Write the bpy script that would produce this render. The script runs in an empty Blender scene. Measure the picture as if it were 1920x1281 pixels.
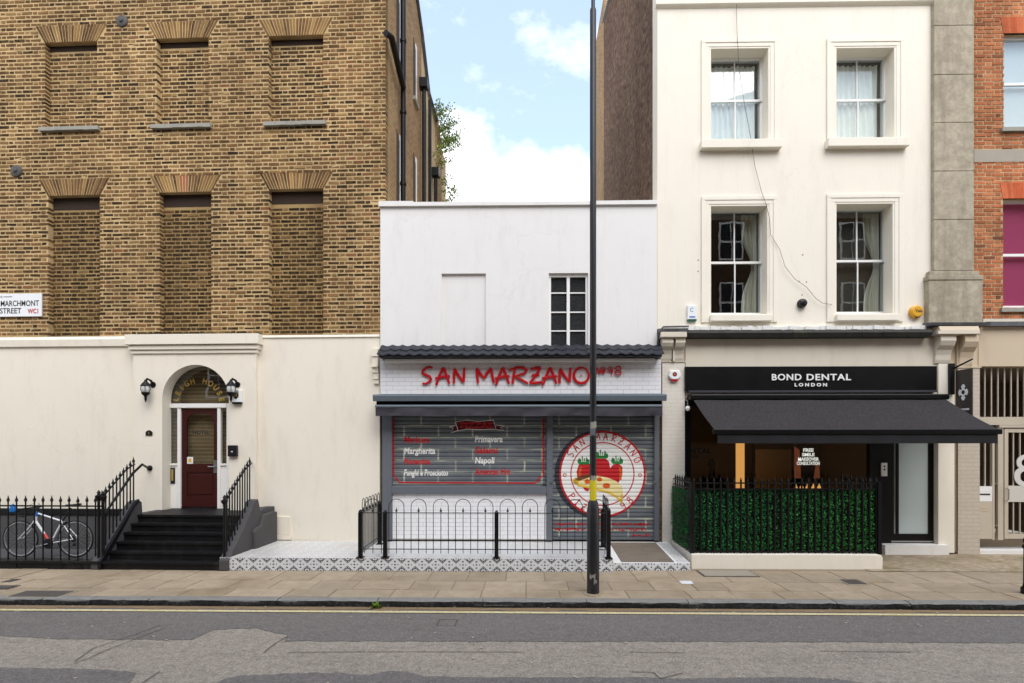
import bpy, bmesh, math, random
from mathutils import Vector, Matrix
R = math.radians
rng = random.Random(7)
scene = bpy.context.scene
col = scene.collection

# ---------------------------------------------------------------- camera, sky, sun, exposure
YAW, FPX, PX, PY, H = R(1.05), 1066.67, 965.5, 830.0, 2.1
cam = bpy.data.cameras.new('camera'); camo = bpy.data.objects.new('camera', cam); col.objects.link(camo)
camo.location = (0, 0, H); camo.rotation_euler = (R(90), 0, YAW)
cam.sensor_width = 36.0; cam.lens = FPX / 1920 * 36
cam.shift_x = -(PX - 960) / 1920; cam.shift_y = (PY - 640.5) / 1920
cam.clip_start = 0.05; cam.clip_end = 2000
scene.camera = camo

SUN_EL, SUN_AZ = R(52), R(163)          # azimuth from +Y (away from the camera), clockwise
world = bpy.data.worlds.new('World'); scene.world = world; world.use_nodes = True
wn, wl = world.node_tree.nodes, world.node_tree.links
for n in list(wn): wn.remove(n)
wout = wn.new('ShaderNodeOutputWorld'); wbg = wn.new('ShaderNodeBackground'); wbg.inputs['Strength'].default_value = 0.14
sky = wn.new('ShaderNodeTexSky'); sky.sky_type = 'NISHITA'; sky.sun_disc = False
sky.sun_elevation = SUN_EL; sky.sun_rotation = SUN_AZ; sky.air_density = 1.0; sky.dust_density = 0.6; sky.ozone_density = 1.5
tc = wn.new('ShaderNodeTexCoord'); sep = wn.new('ShaderNodeSeparateXYZ'); wl.new(tc.outputs['Generated'], sep.inputs[0])
def wmath(op, a, b=None, c=None):
    m = wn.new('ShaderNodeMath'); m.operation = op
    for i, x in enumerate((a, b, c)):
        if x is None: continue
        if isinstance(x, (int, float)): m.inputs[i].default_value = x
        else: wl.new(x, m.inputs[i])
    return m.outputs[0]
mp = wn.new('ShaderNodeMapping'); mp.inputs['Location'].default_value = (0.35, 0.1, 0.62); wl.new(tc.outputs['Generated'], mp.inputs[0])
nz = wn.new('ShaderNodeTexNoise'); nz.inputs['Scale'].default_value = 5.0; nz.inputs['Detail'].default_value = 9; nz.inputs['Roughness'].default_value = 0.55
wl.new(mp.outputs[0], nz.inputs['Vector'])
# cumulus bank low down, breaking up higher in the sky
elev = wmath('ABSOLUTE', sep.outputs['Z'])
dens = wmath('ADD', wmath('MULTIPLY', wmath('SUBTRACT', nz.outputs['Fac'], 0.47), 0.85), wmath('MULTIPLY', wmath('SUBTRACT', 0.485, elev), 3.2))
ramp = wn.new('ShaderNodeValToRGB'); wl.new(dens, ramp.inputs[0])
ramp.color_ramp.elements[0].position = 0.0; ramp.color_ramp.elements[1].position = 0.2
nz2 = wn.new('ShaderNodeTexNoise'); nz2.inputs['Scale'].default_value = 4.2; nz2.inputs['Detail'].default_value = 8; nz2.inputs['Roughness'].default_value = 0.6
mp2 = wn.new('ShaderNodeMapping'); mp2.inputs['Location'].default_value = (2.3, 0.4, 1.3); mp2.inputs['Scale'].default_value = (1, 1, 1.8)
wl.new(tc.outputs['Generated'], mp2.inputs[0]); wl.new(mp2.outputs[0], nz2.inputs['Vector'])
r2 = wn.new('ShaderNodeValToRGB'); wl.new(nz2.outputs['Fac'], r2.inputs[0])
r2.color_ramp.elements[0].position = 0.53; r2.color_ramp.elements[1].position = 0.80
mask = wmath('MINIMUM', wmath('ADD', ramp.outputs[0], wmath('MULTIPLY', r2.outputs[0], 0.9)), 1.0)
tint = wn.new('ShaderNodeMixRGB'); tint.blend_type = 'MIX'; tint.inputs[0].default_value = 0.30; tint.inputs[2].default_value = (4.5, 5.2, 6.2, 1)
wl.new(sky.outputs[0], tint.inputs[1])
mixc = wn.new('ShaderNodeMixRGB'); wl.new(mask, mixc.inputs[0]); wl.new(tint.outputs[0], mixc.inputs[1]); mixc.inputs[2].default_value = (6.6, 6.6, 6.7, 1)
wl.new(mixc.outputs[0], wbg.inputs['Color']); wl.new(wbg.outputs[0], wout.inputs[0])

sun = bpy.data.lights.new('sun', 'SUN'); sun.energy = 1.3; sun.angle = R(45); sun.color = (1.0, 0.95, 0.88)
suno = bpy.data.objects.new('sun', sun); col.objects.link(suno)
sd = Vector((math.sin(SUN_AZ) * math.cos(SUN_EL), math.cos(SUN_AZ) * math.cos(SUN_EL), math.sin(SUN_EL)))
suno.rotation_euler = sd.to_track_quat('Z', 'Y').to_euler(); suno.location = (0, -5, 25)
scene.view_settings.view_transform = 'Standard'; scene.view_settings.look = 'None'
scene.view_settings.gamma = 1.0; scene.view_settings.use_curve_mapping = False
scene.view_settings.exposure = 1.2
scene.render.engine = 'CYCLES'
scene.cycles.max_bounces = 6; scene.cycles.transparent_max_bounces = 10; scene.cycles.use_denoising = True

# ---------------------------------------------------------------- frames: pixel -> place on a known plane
SA, CA = math.sin(YAW), math.cos(YAW)
def ray(px, py):
    cx = (px - PX) / FPX
    return cx * CA - SA, cx * SA + CA, -(py - PY) / FPX
def gnd(px, py, z=0.0):
    r = ray(px, py); t = (z - H) / r[2]
    return r[0] * t, r[1] * t
class Frame:
    def __init__(s, ox, oy, th): s.ox, s.oy, s.th = ox, oy, th; s.c, s.s = math.cos(th), math.sin(th)
    def P(s, px, py, v=0.0):
        r = ray(px, py); n = (-s.s, s.c)
        t = (n[0] * s.ox + n[1] * s.oy + v) / (n[0] * r[0] + n[1] * r[1])
        X, Y = r[0] * t - s.ox, r[1] * t - s.oy
        return X * s.c + Y * s.s, H + r[2] * t
    def U(s, px, v=0.0): return s.P(px, 830, v)[0]
    def rect(s, x0, x1, y0, y1, v=0.0):
        xm = (x0 + x1) / 2
        return s.U(x0, v), s.U(x1, v), s.P(xm, y1, v)[1], s.P(xm, y0, v)[1]     # u0,u1,zbottom,ztop
    def side(s, px, py, u):                       # pixel on the plane u = const -> (v, z)
        r = ray(px, py); n = (s.c, s.s)
        t = (n[0] * s.ox + n[1] * s.oy + u) / (n[0] * r[0] + n[1] * r[1])
        X, Y = r[0] * t - s.ox, r[1] * t - s.oy
        return -X * s.s + Y * s.c, H + r[2] * t
    def world(s, p): return (s.ox + p[0] * s.c - p[1] * s.s, s.oy + p[0] * s.s + p[1] * s.c, p[2])
YF = 10.87
W = Frame(0, 0, 0)
S = Frame(0, YF, 0)
_c = S.U(722)
L = Frame(_c, YF + 0.02, R(-1.6))

# ---------------------------------------------------------------- mesh builder
class MB:
    def __init__(s): s.v = []; s.f = []; s.mi = []; s.c = []; s.cur = 0; s.cc = None
    def add(s, vs, fs):
        b = len(s.v); s.v.extend(vs)
        for f in fs: s.f.append([i + b for i in f]); s.mi.append(s.cur); s.c.append(s.cc)
        return s
    def box(s, x0, x1, y0, y1, z0, z1, skip='', j=0.0):
        q = lambda: rng.uniform(-j, j) if j else 0
        v = [(x + q(), y + (q() if y == y0 else 0), z + q()) for z in (z0, z1) for y in (y0, y1) for x in (x0, x1)]
        F = {'b': (0, 2, 3, 1), 't': (4, 5, 7, 6), 'f': (0, 1, 5, 4), 'k': (3, 2, 6, 7), 'l': (2, 0, 4, 6), 'r': (1, 3, 7, 5)}
        return s.add(v, [F[k] for k in F if k not in skip])
    def quad(s, a, b, c, d): return s.add([a, b, c, d], [(0, 1, 2, 3)])
    def prism(s, poly, y0, y1, caps=True):         # poly in (x,z), counter-clockwise seen from the street
        n = len(poly); v = [(x, y0, z) for x, z in poly] + [(x, y1, z) for x, z in poly]
        fs = [(i, i + n, (i + 1) % n + n, (i + 1) % n) for i in range(n)]
        if caps: fs += [tuple(range(n)), tuple(range(2 * n - 1, n - 1, -1))]
        return s.add(v, fs)
    def prismx(s, poly, x0, x1):                   # poly in (y,z)
        n = len(poly); v = [(x0, y, z) for y, z in poly] + [(x1, y, z) for y, z in poly]
        fs = [(i, (i + 1) % n, (i + 1) % n + n, i + n) for i in range(n)] + [tuple(range(n - 1, -1, -1)), tuple(range(n, 2 * n))]
        return s.add(v, fs)
    def prismz(s, poly, z0, z1):                   # poly in (x,y)
        n = len(poly); v = [(x, y, z0) for x, y in poly] + [(x, y, z1) for x, y in poly]
        fs = [(i, (i + 1) % n, (i + 1) % n + n, i + n) for i in range(n)] + [tuple(range(n - 1, -1, -1)), tuple(range(n, 2 * n))]
        return s.add(v, fs)
    def tube(s, path, r, seg=8, caps=True, flat=None):
        P = [Vector(p) for p in path]; n = len(P)
        rr = r if isinstance(r, (list, tuple)) else [r] * n
        up = None; vs = []
        for i in range(n):
            t = (P[min(i + 1, n - 1)] - P[max(i - 1, 0)]).normalized()
            if up is None:
                a = Vector((0, 1, 0)) if abs(t.y) < 0.9 else Vector((0, 0, 1))
                up = (a - t * a.dot(t)).normalized()
            else: up = (up - t * up.dot(t)).normalized()
            sd_ = t.cross(up)
            for k in range(seg):
                an = 2 * math.pi * k / seg
                vs.append(tuple(P[i] + up * math.cos(an) * (flat if flat else rr[i]) + sd_ * math.sin(an) * rr[i]))
        fs = []
        for i in range(n - 1):
            for k in range(seg):
                a, b = i * seg + k, i * seg + (k + 1) % seg
                fs.append((a, b, b + seg, a + seg))
        if caps: fs += [tuple(range(seg - 1, -1, -1)), tuple(range((n - 1) * seg, n * seg))]
        return s.add(vs, fs)
    def lathe(s, cx, cy, prof, seg=12, axis='z'):
        vs = []
        for r, z in prof:
            for k in range(seg):
                a = 2 * math.pi * k / seg
                if axis == 'z': vs.append((cx + r * math.cos(a), cy + r * math.sin(a), z))
                else: vs.append((cx + r * math.cos(a), z, cy + r * math.sin(a)))
        fs = []
        for i in range(len(prof) - 1):
            for k in range(seg):
                a, b = i * seg + k, i * seg + (k + 1) % seg
                fs.append((a, b, b + seg, a + seg) if axis == 'z' else (a, a + seg, b + seg, b))
        n = len(prof)
        fs += [tuple(range(seg - 1, -1, -1)), tuple(range((n - 1) * seg, n * seg))]
        return s.add(vs, fs)
    def ring(s, cx, y, cz, R0, r, n=40, seg=8):    # torus in the xz plane
        vs = []; fs = []
        for i in range(n):
            a = 2 * math.pi * i / n
            for k in range(seg):
                b = 2 * math.pi * k / seg; q = R0 + r * math.cos(b)
                vs.append((cx + q * math.cos(a), y + r * math.sin(b), cz + q * math.sin(a)))
        for i in range(n):
            for k in range(seg):
                a, b = i * seg + k, i * seg + (k + 1) % seg; c, d = ((i + 1) % n) * seg + k, ((i + 1) % n) * seg + (k + 1) % seg
                fs.append((a, b, d, c))
        return s.add(vs, fs)
    def wall(s, u0, u1, z0, z1, v0, v1, holes, reveal=None, back=False):
        """front sheet at v0 with rectangular holes, their reveals to depth `reveal`, outer sides to v1"""
        us = sorted({u0, u1, *[h[0] for h in holes], *[h[1] for h in holes]}); zs = sorted({z0, z1, *[h[2] for h in holes], *[h[3] for h in holes]})
        us = [u for u in us if u0 <= u <= u1]; zs = [z for z in zs if z0 <= z <= z1]
        for i in range(len(us) - 1):
            for k in range(len(zs) - 1):
                mu, mz = (us[i] + us[i + 1]) / 2, (zs[k] + zs[k + 1]) / 2
                if any(h[0] < mu < h[1] and h[2] < mz < h[3] for h in holes): continue
                a, b, c, d = us[i], us[i + 1], zs[k], zs[k + 1]
                s.quad((a, v0, c), (b, v0, c), (b, v0, d), (a, v0, d))
                if back: s.quad((b, v1, c), (a, v1, c), (a, v1, d), (b, v1, d))
        for h in holes:
            a, b, c, d = max(h[0], u0), min(h[1], u1), max(h[2], z0), min(h[3], z1); e = v0 + reveal if reveal else v1
            if len(h) > 4: e = h[4]
            s.quad((a, v0, c), (a, v0, d), (a, e, d), (a, e, c)); s.quad((b, v0, d), (b, v0, c), (b, e, c), (b, e, d))
            s.quad((a, v0, d), (b, v0, d), (b, e, d), (a, e, d)); s.quad((b, v0, c), (a, v0, c), (a, e, c), (b, e, c))
        s.quad((u0, v0, z1), (u1, v0, z1), (u1, v1, z1), (u0, v1, z1)); s.quad((u1, v0, z0), (u0, v0, z0), (u0, v1, z0), (u1, v1, z0))
        s.quad((u0, v0, z0), (u0, v0, z1), (u0, v1, z1), (u0, v1, z0)); s.quad((u1, v0, z1), (u1, v0, z0), (u1, v1, z0), (u1, v1, z1))
        return s
    def data(s, name, mats, org=(0, 0, 0), smooth=False):
        me = bpy.data.meshes.new(name)
        me.from_pydata([(x - org[0], y - org[1], z - org[2]) for x, y, z in s.v], [], s.f)
        for m in (mats if isinstance(mats, (list, tuple)) else [mats]): me.materials.append(m)
        if any(s.mi): me.polygons.foreach_set('material_index', s.mi)
        if any(c is not None for c in s.c):
            at = me.color_attributes.new('col', 'FLOAT_COLOR', 'CORNER'); buf = []
            for f, c in zip(s.f, s.c):
                c = c or (.5, .5, .5)
                for _ in f: buf += [c[0], c[1], c[2], 1.0]
            at.data.foreach_set('color', buf)
        if smooth:
            me.polygons.foreach_set('use_smooth', [True] * len(me.polygons))
            try: me.set_sharp_from_angle(angle=R(38))
            except Exception: pass
        me.update(); return me

FO = {}
def tag(o, label=None, cat=None, group=None, kind=None):
    if label: o['label'] = label
    if cat: o['category'] = cat
    if group: o['group'] = group
    if kind: o['kind'] = kind
    return o
def place(o, org, fr, parent):
    if parent is None:
        o.location = fr.world(org); o.rotation_euler = (0, 0, fr.th)
    else:
        po = FO[parent.name][0]; o.parent = parent
        o.location = (org[0] - po[0], org[1] - po[1], org[2] - po[2])
    col.objects.link(o); FO[o.name] = (org, fr)
def build(mb, name, mats, parent=None, fr=None, label=None, cat=None, group=None, kind=None, smooth=False, bevel=0, org=None):
    if parent is not None: fr = FO[parent.name][1]
    fr = fr or S
    if org is None:
        xs, ys, zs = zip(*mb.v); org = ((min(xs) + max(xs)) / 2, (min(ys) + max(ys)) / 2, min(zs))
    o = bpy.data.objects.new(name, mb.data(name, mats, org, smooth))
    place(o, org, fr, parent)
    if bevel:
        b = o.modifiers.new('bevel', 'BEVEL'); b.width = bevel; b.segments = 2; b.limit_method = 'ANGLE'; b.angle_limit = R(40)
    return tag(o, label, cat, group, kind)
def inst(me, name, loc, parent, rot=None, scale=None):     # a piece that shares its mesh data
    o = bpy.data.objects.new(name, me); place(o, loc, FO[parent.name][1], parent)
    if rot: o.rotation_euler = rot
    if scale: o.scale = scale
    return o
def thing(name, label, cat, org, fr=None, group=None):
    o = bpy.data.objects.new(name, None); o.empty_display_size = 0.2
    place(o, org, fr or S, None); return tag(o, label, cat, group)
def copy_tree(o, parent, dloc=None):
    c = o.copy(); col.objects.link(c); c.parent = parent
    FO[c.name] = FO[o.name]
    for ch in list(o.children): copy_tree(ch, c)
    return c

# ---------------------------------------------------------------- materials
def lin(h):
    if isinstance(h, (tuple, list)): return (*h[:3], 1)
    h = h.lstrip('#'); o = []
    for i in (0, 2, 4):
        c = int(h[i:i + 2], 16) / 255; o.append(c / 12.92 if c <= .04045 else ((c + .055) / 1.055) ** 2.4)
    return (*o, 1)
class NT:
    def __init__(s, name):
        s.m = bpy.data.materials.new(name); s.m.use_nodes = True; s.n = s.m.node_tree.nodes; s.l = s.m.node_tree.links
        s.b = s.n['Principled BSDF']; s.out = s.n['Material Output']
        s.pos = s.n.new('ShaderNodeNewGeometry').outputs['Position']
    def new(s, t, **kw):
        n = s.n.new(t)
        for k, v in kw.items(): setattr(n, k, v)
        return n
    def put(s, sock, x):
        if isinstance(x, (int, float)): sock.default_value = x
        elif isinstance(x, (tuple, list)): sock.default_value = (*x[:3], 1) if len(sock.default_value) == 4 else x[:3]
        elif isinstance(x, str): sock.default_value = lin(x)
        else: s.l.new(x, sock)
    def noise(s, scale, detail=4, rough=.6, vec=None, sc=None):
        n = s.n.new('ShaderNodeTexNoise'); n.inputs['Scale'].default_value = scale; n.inputs['Detail'].default_value = detail; n.inputs['Roughness'].default_value = rough
        v = vec or s.pos
        if sc:
            m = s.n.new('ShaderNodeMapping'); m.inputs['Scale'].default_value = sc; s.l.new(v, m.inputs[0]); v = m.outputs[0]
        s.l.new(v, n.inputs['Vector']); return n.outputs['Fac']
    def ramp(s, fac, stops):
        r = s.n.new('ShaderNodeValToRGB'); s.l.new(fac, r.inputs[0]); e = r.color_ramp.elements
        while len(e) < len(stops): e.new(0.5)
        for i, (p, c) in enumerate(stops):
            e[i].position = p; e[i].color = (c, c, c, 1) if isinstance(c, (int, float)) else lin(c)
        return r.outputs[0]
    def mix(s, fac, a, b, mode='MIX'):
        m = s.n.new('ShaderNodeMixRGB'); m.blend_type = mode
        s.put(m.inputs[0], fac); s.put(m.inputs[1], a); s.put(m.inputs[2], b); return m.outputs[0]
    def math(s, op, a, b=0.0):
        m = s.n.new('ShaderNodeMath'); m.operation = op; s.put(m.inputs[0], a); s.put(m.inputs[1], b); return m.outputs[0]
    def bump(s, h, strength, dist=.01):
        b = s.n.new('ShaderNodeBump'); b.inputs['Strength'].default_value = strength; b.inputs['Distance'].default_value = dist
        s.l.new(h, b.inputs['Height']); s.l.new(b.outputs[0], s.b.inputs['Normal'])
    def fin(s, c, rough=.6, metal=0.0, spec=.4):
        s.put(s.b.inputs['Base Color'], c); s.put(s.b.inputs['Roughness'], rough); s.put(s.b.inputs['Metallic'], metal)
        s.b.inputs['Specular IOR Level'].default_value = spec; return s.m
def paint(name, c, rough=.55, var=.10, scale=3.0, dirt=None, damt=.35, bump=.12, bscale=120, metal=0.0, spec=.4, sc=None, streak=0):
    t = NT(name); n = t.noise(scale, 6, .65, sc=sc); cc = lin(c)
    lo = tuple(x * (1 - var) for x in cc[:3]); hi = tuple(min(1, x * (1 + var * .6)) for x in cc[:3])
    cl = t.mix(n, lo, hi)
    if dirt:
        d = t.ramp(t.noise(2.2, 8, .7, sc=(1.6, 1.6, .5)), [(.52, 0.0), (.78, 1.0)])
        cl = t.mix(t.math('MULTIPLY', d, damt), cl, dirt)
    if streak:
        st = t.ramp(t.noise(1.0, 7, .75, sc=(7, 7, .35)), [(.5, 0.0), (.8, 1.0)]); st2 = t.ramp(t.noise(.45, 4, .6), [(.45, 0.0), (.65, 1.0)])
        cl = t.mix(t.math('MULTIPLY', t.math('MULTIPLY', st, st2), streak), cl, dirt)
        vo = t.new('ShaderNodeTexVoronoi'); vo.feature = 'DISTANCE_TO_EDGE'; vo.inputs['Scale'].default_value = .55
        wv = t.new('ShaderNodeVectorMath'); wv.operation = 'MULTIPLY_ADD'; nn_ = t.new('ShaderNodeTexNoise'); nn_.inputs['Scale'].default_value = 3; nn_.inputs['Detail'].default_value = 6; t.l.new(t.pos, nn_.inputs['Vector'])
        t.l.new(nn_.outputs['Color'], wv.inputs[0]); wv.inputs[1].default_value = (.5, .5, .5); t.l.new(t.pos, wv.inputs[2]); t.l.new(wv.outputs[0], vo.inputs['Vector'])
        ck = t.math('MULTIPLY', t.ramp(vo.outputs['Distance'], [(.0015, 1.0), (.005, 0.0)]), t.math('MULTIPLY', t.ramp(t.noise(.6, 3), [(.5, 0.0), (.58, 1.0)]), .10)); cl = t.mix(ck, cl, '#8a8072')
    if bump: t.bump(t.noise(bscale, 4, .6), bump, .004)
    return t.fin(cl, t.math('ADD', t.math('MULTIPLY', n, .15), rough - .07), metal, spec)

M = {}
M['stucco_l'] = paint('cream_stucco', '#e7dfce', .75, .05, 1.2, '#b0a38b', .25, .35, 45, streak=.32)
M['stucco_r'] = paint('pale_cream_stucco', '#eae3d3', .75, .04, 1.0, '#b9ae97', .20, .30, 45, streak=.28)
M['white_wall'] = paint('white_render', '#e3e1dd', .75, .04, 1.3, '#aaa59a', .20, .35, 40, streak=.3)
M['beige'] = paint('beige_paint', '#d4cbb9', .6, .06, 2, '#a5967c', .25, .15, 60)
M['tan'] = paint('tan_paint', '#c6b59b', .6, .06, 2, '#8f7c60', .25, .12, 60)
M['white_gloss'] = paint('white_gloss_paint', '#eceae6', .35, .03, 5, '#c5c0b4', .15, .05, 60)
M['stone'] = None
M['black_iron'] = paint('black_iron_paint', '#0c0c0e', .45, .3, 30, '#3a322c', .3, .35, 150, spec=.25)
M['black_paint'] = paint('black_step_paint', '#0f0f11', .55, .4, 8, '#3c3936', .55, .5, 60, spec=.25)
M['black_panel'] = paint('black_panel', '#070708', .4, .2, 6, None, 0, .03, 60, spec=.25)
M['black_plastic'] = paint('black_plastic', '#151518', .4, .15, 20, None, 0, .05, 90)
M['grey_plinth'] = paint('grey_plinth_render', '#4c4a4a', .8, .22, 3, '#3a3836', .5, .5, 40)
M['slate'] = paint('dark_roof_tile', '#2d2e34', .6, .25, 9, '#191a1e', .5, .35, 70, spec=.25)
M['shutter_frame'] = paint('slate_grey_metal', '#63676d', .5, .08, 5, '#4a4c50', .3, .05, 80)
M['awning_box'] = paint('blue_grey_metal', '#5f6970', .5, .08, 3, '#454b50', .3, .05, 60)
M['canvas'] = paint('faded_charcoal_canvas', '#3b393f', .85, .14, 4, '#2f2e36', .4, .4, 160)
M['canvas_dark'] = paint('black_canvas', '#1a191c', .85, .2, 5, None, 0, .5, 160)
M['red_sign'] = paint('red_acrylic', '#bd0f1b', .3, .08, 8, None, 0, 0)
M['red_paint'] = paint('red_mural_paint', '#bb1620', .6, .15, 15, None, 0, .05)
M['maroon'] = paint('maroon_mural_paint', '#5a1016', .6, .15, 15, None, 0, .05)
M['white_paint'] = paint('white_mural_paint', '#e6e4df', .6, .06, 12, None, 0, .05)
M['green_paint'] = paint('green_mural_paint', '#1f7a34', .6, .1, 15, None, 0, .05)
M['yellow_paint'] = paint('yellow_mural_paint', '#d9b23a', .6, .12, 15, None, 0, .05)
M['cheese'] = paint('pale_cheese_paint', '#e6d59a', .6, .12, 15, None, 0, .05)
M['orange_paint'] = paint('orange_mural_paint', '#cf5a1c', .6, .12, 15, None, 0, .05)
M['brown_paint'] = paint('brown_mural_paint', '#6e3d16', .6, .12, 15, None, 0, .05)
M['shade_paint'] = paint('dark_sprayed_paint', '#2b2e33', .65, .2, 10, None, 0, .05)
M['door_red'] = paint('oxblood_door_paint', '#3a120d', .4, .15, 8, '#2c100c', .4, .08, 40)
M['steel'] = paint('brushed_steel', '#b8b8b6', .3, .06, 20, None, 0, 0, metal=.9)
M['gold'] = paint('gold_leaf', '#b99a4a', .4, .1, 20, None, 0, 0, metal=.3)
M['grey_text'] = paint('dark_etched_letter', '#15171a', .6, .1, 20, None, 0, 0)
M['blue'] = paint('blue_enamel', '#1f6fb8', .35, .08, 20, None, 0, 0)
M['bike_white'] = paint('white_bike_enamel', '#dfe2e4', .3, .04, 20, None, 0, 0)
M['bike_red'] = paint('coral_decal', '#c9473f', .35, .05, 20, None, 0, 0)
M['rubber'] = paint('black_rubber', '#161616', .7, .2, 40, None, 0, .1)
M['alloy'] = paint('silver_alloy', '#a9abac', .35, .06, 20, None, 0, 0, metal=.7)
M['sign_white'] = paint('white_enamel_sign', '#e9ebec', .3, .03, 5, '#b7b2a8', .15, 0)
M['sign_red'] = paint('red_enamel_letter', '#b8302a', .35, .03, 5, None, 0, 0)
M['yellow_case'] = paint('amber_alarm_case', '#d7a02a', .4, .05, 8, None, 0, 0)
M['yellow_sticker'] = paint('yellow_sticker', '#d9c81f', .5, .08, 8, '#a89a20', .3, 0)
M['green_case'] = paint('dark_green_plastic', '#1f5a4c', .4, .05, 8, None, 0, 0)
M['teal'] = paint('teal_print', '#3f9a94', .5, .05, 8, None, 0, 0)
M['sill_stone'] = paint('weathered_sill_stone', '#9a978c', .85, .2, 6, '#55524a', .5, .5, 50)
M['coping'] = paint('white_coping', '#e3e1dc', .7, .05, 3, '#a9a498', .35, .2, 40)
M['lead'] = paint('lead_flashing', '#54565a', .55, .25, 6, '#b9b4a6', .5, .5, 30)
M['mossy'] = paint('mossy_dark_gutter', '#33322e', .8, .3, 5, '#4c5236', .5, .6, 40)
M['brass'] = paint('verdigris_iron', '#4b4a46', .6, .2, 10, '#2a2724', .5, .3, 40)
M['mat_brown'] = paint('coir_mat', '#796e60', .95, .25, 8, '#463a2c', .6, .8, 200)
M['curtain'] = paint('white_net', '#f8f5ef', .8, .02, 4, None, 0, 0)
M['curtain_cream'] = paint('cream_curtain', '#cfc6b4', .85, .08, 4, None, 0, .1)
M['room'] = paint('dim_room_wall', '#4a4136', .9, .1, 2, None, 0, 0)
M['room_tan'] = paint('shop_interior_wall', '#8b8270', .9, .08, 2, None, 0, 0)
M['pink_blind'] = paint('pink_blind', '#cf4a78', .7, .05, 4, None, 0, 0)
M['white_blind'] = paint('white_roller_blind', '#dfe5ea', .7, .02, 4, None, 0, 0)
M['frost'] = paint('frosted_film', '#bfcccb', .35, .05, 3, None, 0, 0)
M['cable'] = paint('thin_grey_cable', '#57534c', .7, .05, 8, None, 0, 0)
M['skin'] = paint('skin', '#9c7259', .6, .05, 8, None, 0, 0)
M['cloth'] = paint('dark_clothes', '#17171b', .9, .2, 8, None, 0, .2)
M['mullion'] = paint('dark_mullion_paint', '#26262a', .6, .1, 6, None, 0, 0)  # plain near-black mullion colour

def glass_mat(name, tint=(.86, .9, .9), rough=0.0, refl=1.0):
    t = NT(name); t.n.remove(t.b)
    tr = t.new('ShaderNodeBsdfTransparent'); tr.inputs[0].default_value = (*tint, 1)
    gl = t.new('ShaderNodeBsdfGlossy'); gl.inputs['Roughness'].default_value = rough; gl.inputs[0].default_value = (refl, refl, refl, 1)
    lw = t.new('ShaderNodeLayerWeight'); fc_ = t.math('ADD', t.math('MULTIPLY', t.math('POWER', lw.outputs['Facing'], 5.0), .85), .075)
    mx = t.new('ShaderNodeMixShader'); t.l.new(fc_, mx.inputs[0]); t.l.new(tr.outputs[0], mx.inputs[1]); t.l.new(gl.outputs[0], mx.inputs[2])
    bp = t.new('ShaderNodeBump'); bp.inputs['Strength'].default_value = .06; bp.inputs['Distance'].default_value = .02
    t.l.new(t.noise(1.7, 2, .5), bp.inputs['Height']); t.l.new(bp.outputs[0], gl.inputs['Normal'])
    t.l.new(mx.outputs[0], t.out.inputs[0]); return t.m
M['glass'] = glass_mat('window_glass')
M['glass_dark'] = glass_mat('tinted_shop_glass', (.8, .78, .72))
def obscure():
    t = NT('obscured_glass'); v = t.new('ShaderNodeTexVoronoi'); v.inputs['Scale'].default_value = 70; t.l.new(t.pos, v.inputs['Vector'])
    t.bump(v.outputs['Distance'], .7, .02)
    return t.fin(t.mix(t.noise(40, 3), '#0d0e0f', '#26282a'), .35, 0, .25)
M['obscure'] = obscure()
def emit(name, c, st):
    t = NT(name); t.b.inputs['Emission Color'].default_value = lin(c); t.b.inputs['Emission Strength'].default_value = st
    return t.fin(c, .5)
M['warm_lamp'] = emit('warm_lit_strip', '#f2b468', .55)
M['lamp_glass'] = paint('clear_lantern_glass', '#c9ccc9', .12, .15, 30, None, 0, 0, spec=.7)

def brick_mat(name, smear, amt, bumpy=.5):
    t = NT(name); a = t.new('ShaderNodeAttribute'); a.attribute_name = 'col'
    n = t.noise(55, 5, .7); n2 = t.noise(9, 5, .7)
    c = t.mix(t.ramp(n, [(.3, 0.0), (.8, 1.0)]), a.outputs['Color'], t.mix(1.0, a.outputs['Color'], (1.5, 1.4, 1.3), 'MULTIPLY'))
    c = t.mix(t.math('MULTIPLY', t.ramp(n2, [(.48, 0.0), (.72, 1.0)]), amt), c, smear)
    c = t.mix(t.ramp(t.noise(1.1, 6, .7, sc=(1.8, 1.8, .5)), [(.46, 0.0), (.75, .45)]), c, '#2d2216'); c = t.mix(t.ramp(t.noise(.45, 7, .7), [(.42, 0.0), (.68, .55)]), c, '#3a2d20')
    t.bump(n, bumpy, .006); return t.fin(c, .92, 0, .15)
def mortar_mat(name, c0, c1):
    t = NT(name); n = t.noise(14, 6, .7); t.bump(t.noise(90, 4), .5, .006)
    c = t.mix(n, c0, c1)
    c = t.mix(t.ramp(t.noise(1.1, 6, .7, sc=(1.8, 1.8, .5)), [(.46, 0.0), (.75, .4)]), c, '#57452c'); c = t.mix(t.ramp(t.noise(.45, 7, .7), [(.42, 0.0), (.68, .5)]), c, '#665338')
    return t.fin(c, .95, 0, .15)
M['brick'] = brick_mat('stock_brick', '#a88a58', .35)
M['mortar'] = mortar_mat('ochre_mortar', '#bb9d6e', '#d4bb8e')
M['red_brick'] = brick_mat('red_brick', '#c98a5c', .25)
M['red_mortar'] = mortar_mat('buff_mortar', '#c2a67c', '#d2bd97')
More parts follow.
